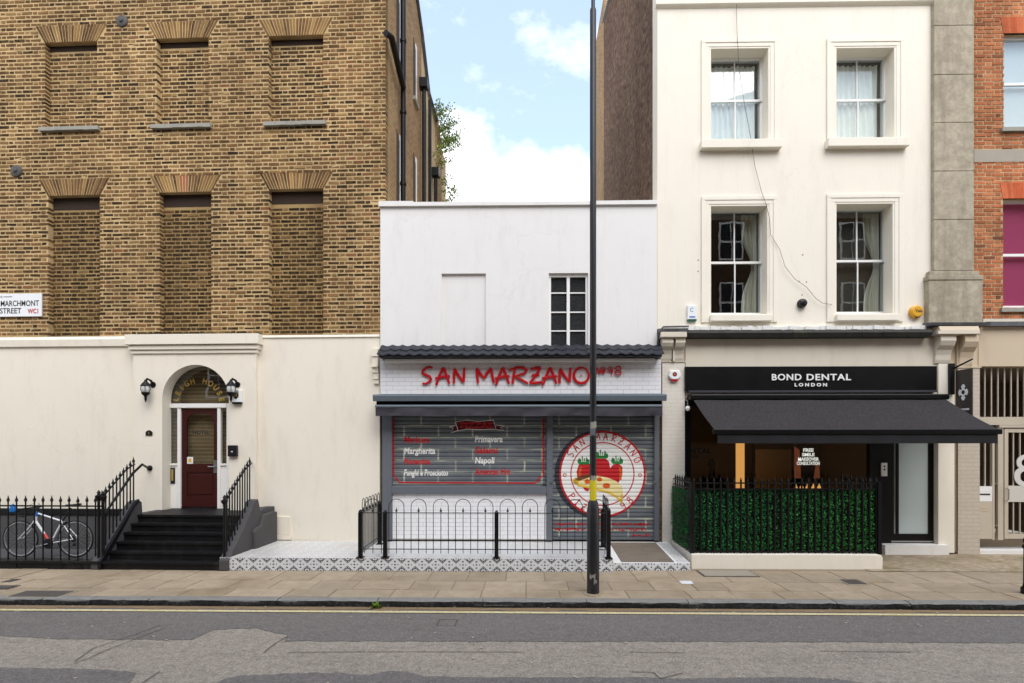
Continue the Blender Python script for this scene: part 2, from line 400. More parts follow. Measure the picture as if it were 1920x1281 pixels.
def wall_tex(name, c1, c2, mortar, axis, w=.23, h=.076, msz=.012, noise_c='#3a2c1f', namt=.5):
    t = NT(name); sp = t.new('ShaderNodeSeparateXYZ'); t.l.new(t.pos, sp.inputs[0]); cb = t.new('ShaderNodeCombineXYZ')
    t.l.new(sp.outputs[axis], cb.inputs[0]); t.l.new(sp.outputs['Z'], cb.inputs[1])
    b = t.new('ShaderNodeTexBrick'); t.l.new(cb.outputs[0], b.inputs['Vector'])
    b.inputs['Color1'].default_value = lin(c1); b.inputs['Color2'].default_value = lin(c2); b.inputs['Mortar'].default_value = lin(mortar)
    b.inputs['Scale'].default_value = 1; b.inputs['Brick Width'].default_value = w; b.inputs['Row Height'].default_value = h; b.inputs['Mortar Size'].default_value = msz
    b.inputs['Mortar Smooth'].default_value = .3; b.inputs['Bias'].default_value = -.1
    c = t.mix(t.math('MULTIPLY', t.ramp(t.noise(1.3, 7, .7), [(.42, 0.0), (.7, 1.0)]), namt), b.outputs[0], noise_c)
    c = t.mix(t.math('MULTIPLY', t.noise(30, 5), .5), c, noise_c)
    t.bump(t.noise(60, 5), .6, .01); return t.fin(c, .95, 0, .1)
M['side_brick'] = wall_tex('side_brick', '#b8956e', '#987756', '#c7b08a', 'Y', namt=.35)
M['painted_brick'] = wall_tex('painted_brick', '#e4dfd5', '#e1dcd2', '#d6d0c4', 'X', .23, .075, .006, '#c5bcab', .12)
M['beige_brick'] = wall_tex('beige_painted_brick', '#cfc6b8', '#cbc1b2', '#bdb2a1', 'X', .23, .075, .006, '#9c8d76', .12)
M['side_render'] = paint('tan_side_render', '#cbb791', .9, .15, 2, '#7d6a4d', .5, .6, 20)
def pebble():
    t = NT('brown_pebbledash'); n = t.noise(9, 7, .8, sc=(1, .55, 1.0)); n2 = t.noise(.7, 5, .7, sc=(1, 1, .45))
    c = t.ramp(n, [(.32, '#2e221b'), (.5, '#866c5a'), (.68, '#b59b84')])
    c = t.mix(t.ramp(n2, [(.4, 0.0), (.75, .5)]), c, '#4a3830')
    t.bump(n, 1.0, .12); return t.fin(c, .95, 0, .1)
M['pebble'] = pebble()
def stone():
    t = NT('weathered_stone'); n = t.noise(7, 8, .72); n2 = t.noise(1.5, 6, .7, sc=(2.5, 2.5, .35))
    c = t.ramp(n, [(.25, '#8b8272'), (.5, '#aaa08c'), (.78, '#c6bba5')])
    c = t.mix(t.ramp(n2, [(.45, 0.0), (.75, .6)]), c, '#776d60')
    t.bump(t.noise(45, 6, .7), .6, .012); return t.fin(c, .92, 0, .15)
M['stone'] = stone()

# ---------------------------------------------------------------- ground materials
def asphalt(name, c0, c1, speck, scale=220):
    t = NT(name); n = t.noise(scale, 3, .7); n2 = t.noise(.8, 7, .65, sc=(.5, 1.4, 1)); v = t.new('ShaderNodeTexVoronoi'); v.inputs['Scale'].default_value = 75; t.l.new(t.pos, v.inputs['Vector']); n4 = t.noise(11, 6, .75)
    c = t.mix(n2, c0, c1)
    c = t.mix(t.ramp(n4, [(.38, .45), (.6, 0.0)]), c, '#5b534b'); c = t.mix(t.ramp(t.noise(2.1, 7, .75, sc=(.35, 1.6, 1)), [(.5, 0.0), (.72, .4)]), c, '#55504b')
    c = t.mix(t.ramp(v.outputs['Color'], [(.45, 0.0), (.9, .55)]), c, speck)
    c = t.mix(t.ramp(n, [(.3, .5), (.55, 0.0)]), c, '#3a3734')
    g = t.new('ShaderNodeTexVoronoi'); g.inputs['Scale'].default_value = 3.1; g.inputs['Randomness'].default_value = 1; t.l.new(t.pos, g.inputs['Vector'])
    c = t.mix(t.ramp(g.outputs['Distance'], [(.035, .55), (.05, 0.0)]), c, '#c9c2b4')
    t.bump(v.outputs['Distance'], .5, .006); return t.fin(c, .85, 0, .2)
M['road'] = asphalt('worn_asphalt', '#968c7f', '#a59a8b', '#c6bbab')
M['road_dark'] = asphalt('dark_asphalt', '#6b6663', '#7a7570', '#989189')
def slab_mat():
    t = NT('paving_stone'); oi = t.new('ShaderNodeObjectInfo'); n = t.noise(5, 7, .7); n2 = t.noise(1.0, 6, .65)
    base = t.ramp(oi.outputs['Random'], [(0.0, '#9c8c76'), (.35, '#a8967e'), (.7, '#ac9b83'), (1.0, '#998971')])
    c = t.mix(t.ramp(n, [(.3, .45), (.6, 0.0)]), base, '#7d6a52')
    c = t.mix(t.ramp(n2, [(.5, 0.0), (.72, .5)]), c, '#73613f')
    g = t.new('ShaderNodeTexVoronoi'); g.inputs['Scale'].default_value = 4.3; t.l.new(t.pos, g.inputs['Vector'])
    c = t.mix(t.ramp(g.outputs['Distance'], [(.04, .5), (.06, 0.0)]), c, '#c2b6a2')
    t.bump(t.noise(90, 5, .7), .3, .004)
    return t.fin(c, t.ramp(n2, [(.42, .75), (.7, .38)]), 0, .35)
M['slab'] = slab_mat()
M['crack'] = paint('sealed_crack_bitumen', '#5a524a', .9, .3, 9, '#7d7368', .6, .2)
M['joint'] = paint('dirty_joint', '#8b7c67', .95, .25, 6, None, 0, .4, 40)
M['kerb'] = None
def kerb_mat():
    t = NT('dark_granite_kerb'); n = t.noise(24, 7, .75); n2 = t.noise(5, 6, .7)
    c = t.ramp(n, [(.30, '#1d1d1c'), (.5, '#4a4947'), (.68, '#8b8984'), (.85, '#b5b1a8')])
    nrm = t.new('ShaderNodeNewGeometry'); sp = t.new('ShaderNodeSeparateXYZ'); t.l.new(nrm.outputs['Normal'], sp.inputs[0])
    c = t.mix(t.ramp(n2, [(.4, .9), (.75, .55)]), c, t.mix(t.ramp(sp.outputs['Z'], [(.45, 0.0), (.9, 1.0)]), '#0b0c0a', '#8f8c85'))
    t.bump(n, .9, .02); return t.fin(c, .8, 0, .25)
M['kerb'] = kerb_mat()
def yline():
    t = NT('worn_yellow_line'); n = t.noise(26, 6, .75)
    return t.fin(t.mix(t.ramp(n, [(.36, 0.0), (.5, 1.0)]), '#8f8475', t.mix(t.noise(6), '#c9b77a', '#d6cca6')), .8, 0, .2)
M['yline'] = yline()
def cement():
    t = NT('mossy_cement'); n = t.noise(1.6, 8, .72); n2 = t.noise(9, 7, .7)
    c = t.ramp(n2, [(.3, '#7d6d54'), (.5, '#a2917a'), (.75, '#bcae98')])
    c = t.mix(t.ramp(n, [(.5, 0.0), (.68, .75)]), c, '#6e6a34')
    c = t.mix(t.ramp(t.noise(.9, 6, .7), [(.5, 0.0), (.65, .5)]), c, '#6b5b45')
    t.bump(n2, .6, .01); return t.fin(c, t.ramp(n, [(.4, .8), (.7, .45)]), 0, .3)
M['cement'] = cement()
M['iron_cover'] = paint('worn_iron_cover', '#4a443f', .55, .3, 20, '#7a6f62', .5, .8, 90)
M['grey_cover'] = paint('pale_cover_inlay', '#9a907f', .8, .12, 6, '#766a58', .4, .4, 60)

# ---------------------------------------------------------------- road, pavement, kerb
ZR = -0.09
road = build(MB().quad((-150, -120, ZR), (150, -120, ZR), (150, 180, ZR), (-150, 180, ZR)), 'road', M['road'], fr=W, kind='structure')
def gp(pts, z): return [(*gnd(x, y, z), z) for x, y in pts]
def patch(pts, z, m, name, parent):
    # irregular-edged sheet laid on the road
    P = []
    pts = pts + [pts[0]]
    for (a, b) in zip(pts[:-1], pts[1:]):
        n = max(1, int(abs(b[0] - a[0]) / 5))
        for i in range(n):
            t = i / n; P.append((a[0] + (b[0] - a[0]) * t, a[1] + (b[1] - a[1]) * t + rng.uniform(-.7, .7) + math.sin(a[0] * .05 + i * .4) * .5))
    v = gp(P, z)
    return build(MB().add(v, [tuple(range(len(v)))][0:1]), name, m, parent=parent)
patch([(-260, 1196), (0, 1192), (117, 1198), (360, 1200), (400, 1181), (477, 1178), (540, 1191), (533, 1202), (640, 1202), (960, 1203), (1280, 1203), (1600, 1204), (1920, 1206), (2200, 1207), (2200, 1148), (1920, 1147), (960, 1143), (0, 1138), (-260, 1137)], ZR + .004, M['road_dark'], 'tarmac_patch', road)
patch([(-200, 1251), (0, 1252), (133, 1253), (233, 1258), (256, 1262), (243, 1281), (200, 1330), (-200, 1330)], ZR + .004, M['road_dark'], 'tarmac_patch', road)
patch([(405, 1281), (420, 1273), (450, 1267), (560, 1262), (640, 1261), (667, 1265), (693, 1265), (730, 1258), (763, 1259), (797, 1268), (907, 1270), (1200, 1270), (1280, 1272), (1430, 1270), (1527, 1270), (1580, 1275), (1640, 1283), (1650, 1330), (400, 1330)], ZR + .004, M['road_dark'], 'tarmac_patch', road)
# sealed cracks in the carriageway
for pts in ([(140, 1240), (175, 1215), (250, 1190), (300, 1172)], [(138, 1244), (165, 1234), (200, 1218), (260, 1195), (310, 1177)], [(494, 1224), (515, 1207), (540, 1192)], [(640, 1222), (760, 1221), (985, 1222)], [(1180, 1223), (1285, 1223)], [(1540, 1220), (1710, 1222)], [(540, 1223), (640, 1222)], [(265, 1281), (300, 1258)], [(1180, 1259), (1225, 1260), (1238, 1272), (1280, 1262)]):
    a = [gnd(x, y + rng.uniform(-.4, .4), ZR + .009) for x, y in pts]
    mb = MB()
    for (x0, y0), (x1, y1) in zip(a[:-1], a[1:]):
        d = Vector((y0 - y1, x1 - x0, 0)).normalized() * .005
        mb.quad((x0 - d.x, y0 - d.y, ZR + .009), (x1 - d.x, y1 - d.y, ZR + .009), (x1 + d.x, y1 + d.y, ZR + .009), (x0 + d.x, y0 + d.y, ZR + .009))
    build(mb, 'sealed_crack', M['crack'], parent=road)
KY = gnd(960, 1128)[1]; KB = KY + .16
mb = MB(); x = -16.0
while x < 15:
    b = x + .5
    mb.quad((x, KY - .26, ZR + .012), (b, KY - .26, ZR + .012), (b, KY - .18, ZR + .012), (x, KY - .18, ZR + .012)); x = b
build(mb, 'yellow_line', M['yline'], parent=road)
# gutter grit
mb = MB(); x = -16
while x < 15:
    b = x + .35; y = KY - .10 - rng.uniform(0, .05)
    mb.quad((x, y, ZR + .008), (b, KY - .10 - rng.uniform(0, .05), ZR + .008), (b, KY + .02, ZR + .008), (x, KY + .02, ZR + .008)); x = b
build(mb, 'gutter_channel', paint('gritty_gutter', '#8a7355', .95, .3, 12, '#5b4a38', .6, .6, 80), parent=road)

pav = build(MB().box(-18, 18, KY + .05, 13.5, ZR + .002, -.005), 'pavement', M['joint'], fr=W, kind='structure')
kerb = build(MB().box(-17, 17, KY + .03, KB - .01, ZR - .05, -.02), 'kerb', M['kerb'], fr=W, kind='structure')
joints = sorted([gnd(p, 1128)[0] for p in (62, 158, 268, 515, 705, 905, 1100, 1290, 1565, 1700, 1841)] + [-9.4, -10.6, -11.6, 7.6, 8.5, 9.6])
for a, b in zip(joints[:-1], joints[1:]):
    m = MB(); n = max(3, int((b - a) / .10)); vs = []; fs = []
    prof = [(KB, -.03), (KB, .004), (KY + .05, .003), (KY + .012, -.010), (KY + .002, -.035), (KY - .004, -.06), (KY, ZR - .03)]
    for i in range(n + 1):
        xx = a + .004 + (b - a - .008) * i / n
        for k, (yy, zz) in enumerate(prof):
            q = .005 if 1 < k < 6 else 0
            vs.append((xx, yy + rng.uniform(-q, q) * 1.6, zz + rng.uniform(-q, q)))
    k = len(prof)
    for i in range(n):
        for j_ in range(k - 1): fs.append((i * k + j_, i * k + j_ + 1, (i + 1) * k + j_ + 1, (i + 1) * k + j_))
    fs += [tuple(range(k - 1, -1, -1)), tuple(range(n * k, n * k + k))]
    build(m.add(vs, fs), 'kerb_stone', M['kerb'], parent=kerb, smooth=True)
FRONT = 9.25
def slab(x0, x1, y0, y1, m=None, z=0.0):
    g = .004; dz = rng.uniform(-.0035, .0035)
    mb = MB(); a, b, c, d = x0 + g, x1 - g, y0 + g, y1 - g; e = .006
    t = [rng.uniform(-.002, .002) + z + dz for _ in range(4)]
    mb.add([(a, c, z - .03), (b, c, z - .03), (b, d, z - .03), (a, d, z - .03), (a + e, c + e, t[0]), (b - e, c + e, t[1]), (b - e, d - e, t[2]), (a + e, d - e, t[3])],
           [(0, 1, 5, 4), (1, 2, 6, 5), (2, 3, 7, 6), (3, 0, 4, 7), (4, 5, 6, 7)])
    return build(mb, 'paving_slab', m or M['slab'], parent=pav)
rows = [(KB + .005, 8.10, .62), (8.10, 8.62, .61), (8.62, FRONT + .12, .60)]
for k, (y0, y1, w) in enumerate(rows):
    x = -9.6 - k * .21
    while x < 9.4:
        ww = w * rng.choice((1, 1, 1, 1.0, 1.35, .75)); slab(x, x + ww, y0, y1); x += ww
# the deeper, cemented pavement in front of the dental shop door and the gate
fx = S.U(1655, -1.33)
mbx = MB(); N = 14
for i in range(N):
    for k in range(6):
        x0, x1 = fx - .3 + i * .5, fx - .3 + (i + 1) * .5; y0, y1 = 9.375 + k * .28, 9.375 + (k + 1) * .28
        mbx.quad((x0, y0, .004), (x1, y0, .004), (x1, y1, .004), (x0, y1, .004))
build(mbx, 'cement_strip', M['cement'], parent=pav)
# covers let into the paving
def cover(x0, x1, y0, y1, m, name, rim=None):
    a, b = gnd(x0, (y0 + y1) / 2)[0], gnd(x1, (y0 + y1) / 2)[0]; d, c = gnd((x0 + x1) / 2, y0)[1], gnd((x0 + x1) / 2, y1)[1]
    mb = MB()
    mb.box(a, b, c, d, -.01, .006)
    o = build(mb, name, [rim or m], parent=pav)
    mb = MB().box(a + .03, b - .03, c + .03, d - .03, -.005, .011)
    build(mb, 'cover_plate', m, parent=o)
cover(28, 128, 1108, 1121, M['iron_cover'], 'manhole_cover', M['grey_cover']); cover(-20, 27, 1098, 1105, M['iron_cover'], 'manhole_cover')
cover(1312, 1415, 1070, 1082, M['grey_cover'], 'manhole_cover', M['iron_cover']); cover(1580, 1620, 1087, 1097, M['iron_cover'], 'stopcock_cover', M['grey_cover'])
cover(1276, 1298, 1090, 1095, M['sign_white'], 'stopcock_cover'); cover(12, 30, 1086, 1092, M['iron_cover'], 'stopcock_cover')
a = gnd(820, 1170, ZR)[0]; b = gnd(856, 1170, ZR)[0]; c = gnd(838, 1174, ZR)[1]; d = gnd(838, 1163, ZR)[1]
hc = build(MB().box(a, b, c, d, ZR - .02, ZR + .008), 'hydrant_cover', M['road_dark'], parent=road)
for q in ((a, b, d - .012, d), (a, a + .015, c, d - .013), (b - .015, b, c, d - .013)): build(MB().box(*q, ZR - .01, ZR + .011), 'cover_frame', M['crack'], parent=hc)

# specks of litter and grit blown about the road and gutter
mb = MB()
for q in range(230):
    x = rng.uniform(-9.5, 9.0); y = rng.uniform(4.6, KY - .05) if rng.random() < .5 else KY - abs(rng.gauss(.06, .12)); s = rng.uniform(.006, .017)
    n = 5; a0 = rng.uniform(0, 6); mb.add([(x + s * rng.uniform(.6, 1.5) * math.cos(a0 + 6.283 * k / n), y + s * rng.uniform(.6, 1.4) * math.sin(a0 + 6.283 * k / n), ZR + .014) for k in range(n)], [tuple(range(n))])
build(mb, 'litter_specks', paint('pale_litter', '#b9ae99', .9, .4, 60, '#6d5738', .8, 0), parent=road, kind='stuff')
mb = MB()
for q in range(90):
    x = rng.uniform(-9.5, 9.0); y = rng.uniform(KB, 9.2); s = rng.uniform(.006, .014)
    n = 6; a0 = rng.uniform(0, 6); mb.add([(x + s * rng.uniform(.7, 1.4) * math.cos(a0 + 6.283 * k / n), y + s * rng.uniform(.7, 1.4) * math.sin(a0 + 6.283 * k / n), .0075) for k in range(n)], [tuple(range(n))])
build(mb, 'gum_spots', paint('trodden_gum', '#cfc6b6', .9, .4, 60, '#8d8270', .8, 0), parent=pav, kind='stuff')
# weeds in the kerb joints
def weed(px, label):
    x, y = gnd(px, 1134, -.04); mb = MB(); 
    for i in range(46):
        a = rng.uniform(0, 6.28); l = rng.uniform(.03, .10); b = rng.uniform(.2, 1.3)
        p = Vector((x + rng.uniform(-.03, .03), y - .03 + rng.uniform(-.02, .02), ZR + rng.uniform(0, .04))); d = Vector((math.cos(a) * math.cos(b), math.sin(a) * math.cos(b), math.sin(b)))
        w = d.cross(Vector((.3, .5, .8))).normalized() * l * .22
        q = p + d * l
        mb.add([tuple(p), tuple(p + d * l * .5 + w), tuple(q), tuple(p + d * l * .5 - w)], [(0, 1, 2, 3)])
    t = thing('weed', label, 'weed', (x, y, ZR), W)
    build(mb, 'leaf_tuft', M['weed'], parent=t, kind='stuff')
M['weed'] = paint('weed_leaf', '#6f8a2c', .6, .3, 30, None, 0, 0)
weed(705, 'yellow green weed in kerb joint in front of tiled forecourt'); weed(1841, 'green weed in kerb joint beside the bollard')

# ---------------------------------------------------------------- lettering
def text_mesh(s, size, bold=0.0, extrude=0.0, xs=1.0, shear=0.0, space=1.0, align='CENTER'):
    cu = bpy.data.curves.new('t', 'FONT'); cu.body = s; cu.size = size; cu.offset = bold; cu.extrude = extrude; cu.shear = shear
    cu.space_character = space; cu.align_x = align; cu.align_y = 'CENTER'; cu.resolution_u = 3; cu.fill_mode = 'BOTH' if extrude else 'FRONT'
    o = bpy.data.objects.new('t', cu); me = o.to_mesh()
    v = [(p.co.x * xs, -p.co.z, p.co.y) for p in me.vertices]; f = [tuple(p.vertices) for p in me.polygons]
    o.to_mesh_clear(); bpy.data.objects.remove(o); bpy.data.curves.remove(cu)
    return v, f
def letters(s, size, x, y, z, mb=None, ang=0.0, fit=None, **kw):
    v, f = text_mesh(s, size, **kw); mb = mb or MB(); k = 1.0
    if fit and v: w = max(p[0] for p in v) - min(p[0] for p in v); k = fit / w
    ca, sa = math.cos(ang), math.sin(ang)
    mb.add([(x + p[0] * k * ca - p[2] * sa, y + p[1], z + p[0] * k * sa + p[2] * ca) for p in v], f); return mb
# brush alphabet: strokes in a unit box
def arc(cx, cy, rx, ry, a0, a1, n=12): return [(cx + rx * math.cos(R(a0 + (a1 - a0) * i / n)), cy + ry * math.sin(R(a0 + (a1 - a0) * i / n))) for i in range(n + 1)]
BR = {
 'S': [[(.95, .93), (.75, 1.0), (.45, .95), (.15, .78), (.14, .62), (.40, .52), (.74, .42), (.84, .26), (.66, .10), (.40, .01), (.12, .02)]],
 'A': [[(.05, -.08), (.22, .35), (.46, .88), (.56, .96)], [(.56, .96), (.72, .5), (.92, .0)], [(.0, .32), (.4, .40), (.95, .47)]],
 'N': [[(.08, .02), (.10, .5), (.14, .90)], [(.14, .90), (.5, .45), (.88, .08)], [(.88, .08), (.90, .5), (.94, .95)]],
 'M': [[(.10, .03), (.05, .5), (.02, .93)], [(.02, .93), (.22, .62), (.44, .32)], [(.44, .32), (.64, .68), (.84, .95)], [(.84, .95), (.90, .5), (1.0, .06)]],
 'R': [[(.20, .0), (.24, .4), (.32, .9)], [(.0, .82), (.4, .98), (.78, .94), (.95, .80), (.82, .62), (.30, .44)], [(.34, .46), (.62, .26), (1.0, .02)]],
 'Z': [[(.10, .86), (.5, .92), (.88, .96)], [(.88, .96), (.5, .5), (.05, .04)], [(.05, .04), (.5, .06), (.98, .12)], [(.18, .50), (.5, .52), (.78, .56)]],
 'O': [arc(.5, .5, .47, .46, 60, 425, 22)],
 'o': [arc(.5, .62, .40, .30, 60, 425, 16), [(.2, .18), (.8, .20)]],
 '9': [arc(.45, .70, .36, .26, 20, 385, 16), [(.80, .80), (.80, .4), (.62, .0)]],
 '8': [arc(.52, .74, .34, .23, -80, 285, 14), arc(.50, .26, .42, .26, 95, 460, 16)],
 'P': [[(.15, .0), (.18, .95)], [(.02, .9), (.5, 1.0), (.9, .85), (.85, .6), (.2, .45)]],
 'I': [[(.5, .02), (.5, .96)], [(.2, .95), (.8, .97)], [(.2, .02), (.8, .04)]],
}
def ribbon(mb, pts, w, y):                            # flat stroke in the xz plane with round-ish ends
    P = [Vector((x, z)) for x, z in pts]; n = len(P); l = []; r = []
    for i in range(n):
        d = (P[min(i + 1, n - 1)] - P[max(i - 1, 0)])
        if d.length < 1e-9: d = Vector((1, 0))
        d.normalize(); nn = Vector((-d.y, d.x)) * w / 2
        l.append(P[i] + nn); r.append(P[i] - nn)
    v = [(p.x, y, p.y) for p in l] + [(p.x, y, p.y) for p in r]
    mb.add(v, [(i, i + n, i + n + 1, i + 1) for i in range(n - 1)])
def disc(mb, cx, cz, rx, rz, y, n=36, a0=0, a1=360, rin=0):
    pts = [(cx + rx * math.cos(R(a0 + (a1 - a0) * i / n)), cz + rz * math.sin(R(a0 + (a1 - a0) * i / n))) for i in range(n + (0 if a1 - a0 == 360 else 1))]
    if rin:
        m = len(pts); q = [(cx + (p[0] - cx) * rin, cz + (p[1] - cz) * rin) for p in pts]
        mb.add([(p[0], y, p[1]) for p in pts] + [(p[0], y, p[1]) for p in q], [(i, (i + 1) % m, (i + 1) % m + m, i + m) for i in range(m)])
    else: mb.add([(p[0], y, p[1]) for p in pts], [tuple(range(len(pts)))])

# ================================================================ left: brick hotel building
def brickwork(parent, fr_v, u0, u1, z0, z1, holes, mat, palette, course=.0775, bh=.044, ln=.225, hd=.108, jt=.022, depth=.152, nind=0, name='brick', jit=.0035):
    """Flemish bond; holes = [(z0,z1,fn(z)->(a,b))]. The pieces that show largest become objects, the rest one mesh."""
    items = []; k = 0; z = z0
    while z + bh < z1:
        zc = z + bh / 2
        gaps = sorted(h[2](zc) for h in holes if h[0] < zc < h[1])
        segs = []; a = u0
        for g in gaps: segs.append((a, g[0])); a = g[1]
        segs.append((a, u1))
        x = u0 - 1.0 + (k % 2) * (ln + hd) / 2 + rng.uniform(-.012, .012); i = 0
        while x < u1:
            w = ln if i % 2 == 0 else hd; i += 1
            p, q = x + jt / 2, x + w - jt / 2
            for s0, s1 in segs:
                a, b = max(p, s0), min(q, s1)
                if b - a > .028: items.append((a, b, z + rng.uniform(-.002, .002), abs(b - a - (ln - jt)) < 1e-4))
            x += w
        z += course; k += 1
    ind = set()
    if nind:
        full = [i for i, t in enumerate(items) if t[3]]
        full.sort(key=lambda i: items[i][2])
        ind = set(full[:nind])
    mb = MB(); variants = []
    if nind:
        for q in range(18):
            m = MB(); m.cc = palette(rng.uniform(u0, u1), z0 + .5)
            w = (ln - jt) / 2; m.box(-w, w, 0, depth, 0, bh, skip='k', j=jit); variants.append(m.data(name, mat))
    for i, (a, b, z, fl) in enumerate(items):
        dv = rng.uniform(-.003, .004)
        if i in ind: inst(rng.choice(variants), name, ((a + b) / 2, fr_v + dv, z), parent)
        else:
            mb.cc = palette((a + b) / 2, z); mb.box(a, b, fr_v + dv, fr_v + depth, z, z + bh, skip='k', j=jit)
    if mb.v: build(mb, 'bricks', mat, parent=parent, kind='stuff')

def cl(h, k=1.0): c = lin(h); return tuple(x * k for x in c[:3])
STOCK = ['#77593a', '#6c5034', '#816544', '#5c442d', '#8b704a', '#513b27', '#725638', '#634a30']
DARK = ['#33261a', '#3f2e1d', '#2b2119', '#4a3621']
def pal_front(x, z):
    d = .20 + (.14 if z < 6.9 else 0) + .12 * math.sin(x * 2.1 + z * 1.3)
    if rng.random() < d: return cl(rng.choice(DARK), 1.1)
    if x > -1.2 and rng.random() < .3: return cl(rng.choice(('#805a3c', '#755034', '#8a6844')))
    if rng.random() < .006: return cl('#7c4a34')
    return cl(rng.choice(STOCK), rng.uniform(.8, 1.12))
def pal_soot(x, z):
    if rng.random() < .75: return cl(rng.choice(DARK), .8)
    return cl(rng.choice(STOCK), rng.uniform(.5, .8))
def pal_mid(x, z):
    if rng.random() < .42: return cl(rng.choice(DARK), 1.0)
    return cl(rng.choice(STOCK), rng.uniform(.7, 1.1))

M['mortar_soot'] = mortar_mat('sooty_mortar', '#957b52', '#b89c6d')
M['lintel'] = paint('shaded_timber', '#37291f', .9, .3, 9, '#1e1712', .5, .4, 40, sc=(1, 1, 6))  # lintel brown, darkened to carry the shade at the recess head
UL = L.U(-330)
Zs = L.P(400, 634)[1]                       # top of the stucco ground floor
TOPL = 13.2
hot = thing('hotel_building', 'yellow stock brick building with blind windows over a cream stucco ground floor', 'building', (L.U(350), 0, 0), L)
wins = []
for r in ((84, 182, 78, 240), (293, 391, 71, 235), (503, 606, 66, 230), (90, 187, 366, 640), (299, 396, 360, 638), (504, 606, 354, 636)):
    wins.append(L.rect(*r))
for i in range(3, 6): u0, u1, z0, z1 = wins[i]; wins[i] = (u0, u1, Zs, z1)
# two more columns beyond the left edge of the picture follow the same spacing
sp_ = wins[1][0] - wins[0][0]
wins += [(wins[0][0] - sp_, wins[0][1] - sp_, wins[0][2], wins[0][3]), (wins[3][0] - sp_, wins[3][1] - sp_, wins[3][2], wins[3][3])]
RD = .125
mb = MB().wall(UL, 0, Zs, TOPL, .006, .34, [w for w in wins], reveal=RD)
for w in wins: mb.quad((w[0], RD + .006, w[2]), (w[1], RD + .006, w[2]), (w[1], RD + .006, w[3]), (w[0], RD + .006, w[3]))
wall = build(mb, 'brick_wall', M['mortar'], parent=hot)
holes = []
AH, AS = .33, .20
for w in wins:
    holes.append((w[2], w[3], lambda z, w=w: (w[0] + .004, w[1] - .004)))
    holes.append((w[3], w[3] + AH, lambda z, w=w: (w[0] - .02 - AS * (z - w[3]) / AH, w[1] + .02 + AS * (z - w[3]) / AH)))
# courses tilt nothing: the facade plane itself recedes to the left
brickwork(wall, 0.0, UL, .004, Zs + .012, TOPL - .05, holes, M['brick'], pal_front, nind=300)
for i, w in enumerate(wins):
    low = i in (3, 4, 5, 7)
    p = build(MB().box(w[0] + .001, w[1] - .001, RD + .0045, RD + .03, w[2] + .002, w[3]), 'blind_panel', M['mortar_soot'] if low else M['mortar'], parent=hot)
    brickwork(p, RD - .003, w[0] + .002, w[1] - .002, w[2] + .03, w[3] - (.25 if low else .12), [], M['brick'], pal_soot if low else pal_mid, depth=.03)
    build(MB().box(w[0] + .002, w[1] - .002, RD - .002, RD + .03, w[3] - (.24 if low else .11), w[3] - .003), 'shaded_lintel', M['lintel'], parent=p)  # timber lintel, its dark band also painting the shade under the arch
    # gauged flat arch
    n = 22
    for q in range(n):
        t0, t1 = q / n, (q + 1) / n
        b0, b1 = w[0] - .015 + (w[1] - w[0] + .03) * t0, w[0] - .015 + (w[1] - w[0] + .03) * t1
        c0, c1 = w[0] - AS + (w[1] - w[0] + 2 * AS) * t0, w[0] - AS + (w[1] - w[0] + 2 * AS) * t1
        g = .009; m = MB()
        if i == 4 and 9 <= q <= 11:
            m.cc = cl('#8f5a44')
        else: m.cc = cl(rng.choice(STOCK + ['#8c6e42', '#94784a']), rng.uniform(.75, 1.1))
        ex = rng.uniform(-.003, .004)
        m.prism([(b0 + g, w[3] + rng.uniform(0, .006)), (b1 - g, w[3] + rng.uniform(0, .006)), (c1 - g, w[3] + AH - .006), (c0 + g, w[3] + AH - .006)], -.0005 + ex, .06)
        build(m, 'voussoir', M['brick'], parent=wall)
    if not low:
        m = MB(); nn = 8
        for q in range(nn):
            a = w[0] - .07 + (w[1] - w[0] + .14) * q / nn; b = w[0] - .07 + (w[1] - w[0] + .14) * (q + 1) / nn
            m.box(a, b, -.07 + rng.uniform(-.004, .004), RD + .01, w[2] - .075 + rng.uniform(-.004, .004), w[2] - .004)
        build(m, 'window_sill', M['sill_stone'], parent=hot)
# parapet coping beyond the top of the picture
build(MB().box(UL, .05, -.06, .40, TOPL, TOPL + .09), 'coping', M['sill_stone'], parent=hot)
# pattress plates
for px, py in ((229, 40), (31, 321)):
    u, z = L.P(px, py)
    m = MB().lathe(u, z, [(.02, -.055), (.035, -.05), (.04, -.03), (.085, -.028), (.11, -.018), (.12, .002), (.0, .004)], 20, axis='y')
    build(m, 'pattress_plate', M['brass'], parent=hot, smooth=True)
# side wall towards the shop
sp = lambda x, y: L.side(x, y, .03)
build(MB().prismx([(.10, 0), (3.3, 0), (3.3, 12.25), (2.4, 12.9), (1.9, TOPL), (.10, TOPL)], -.30, .0), 'side_wall', M['side_brick'], parent=hot)
build(MB().prismx([(3.3, 0), (5.25, 0), (5.25, 11.2), (4.15, 11.3), (3.3, 12.2)], -.30, -.012), 'rear_wall', M['side_render'], parent=hot)
build(MB().prismx([(5.25, 0), (6.05, 0), (6.05, 11.0), (5.25, 11.55)], -.30, .03), 'rear_wall', M['side_brick'], parent=hot)
build(MB().prismx([(6.05, 0), (6.95, 0), (6.95, 10.9), (6.05, 10.95)], -.30, .0), 'rear_wall', M['side_render'], parent=hot)
build(MB().tube([(.02, 1.9, TOPL + .02), (.02, 2.4, 12.95), (.02, 3.3, 12.28), (.02, 4.15, 11.36), (.02, 5.25, 11.26)], .05, 6), 'verge_flashing', M['lead'], parent=hot)
build(MB().prismx([(.3, 0), (6.9, 0), (6.9, 10.8), (4, 11.0), (.4, TOPL - .2)], UL + .2, -.32), 'building_mass', M['side_brick'], parent=hot)
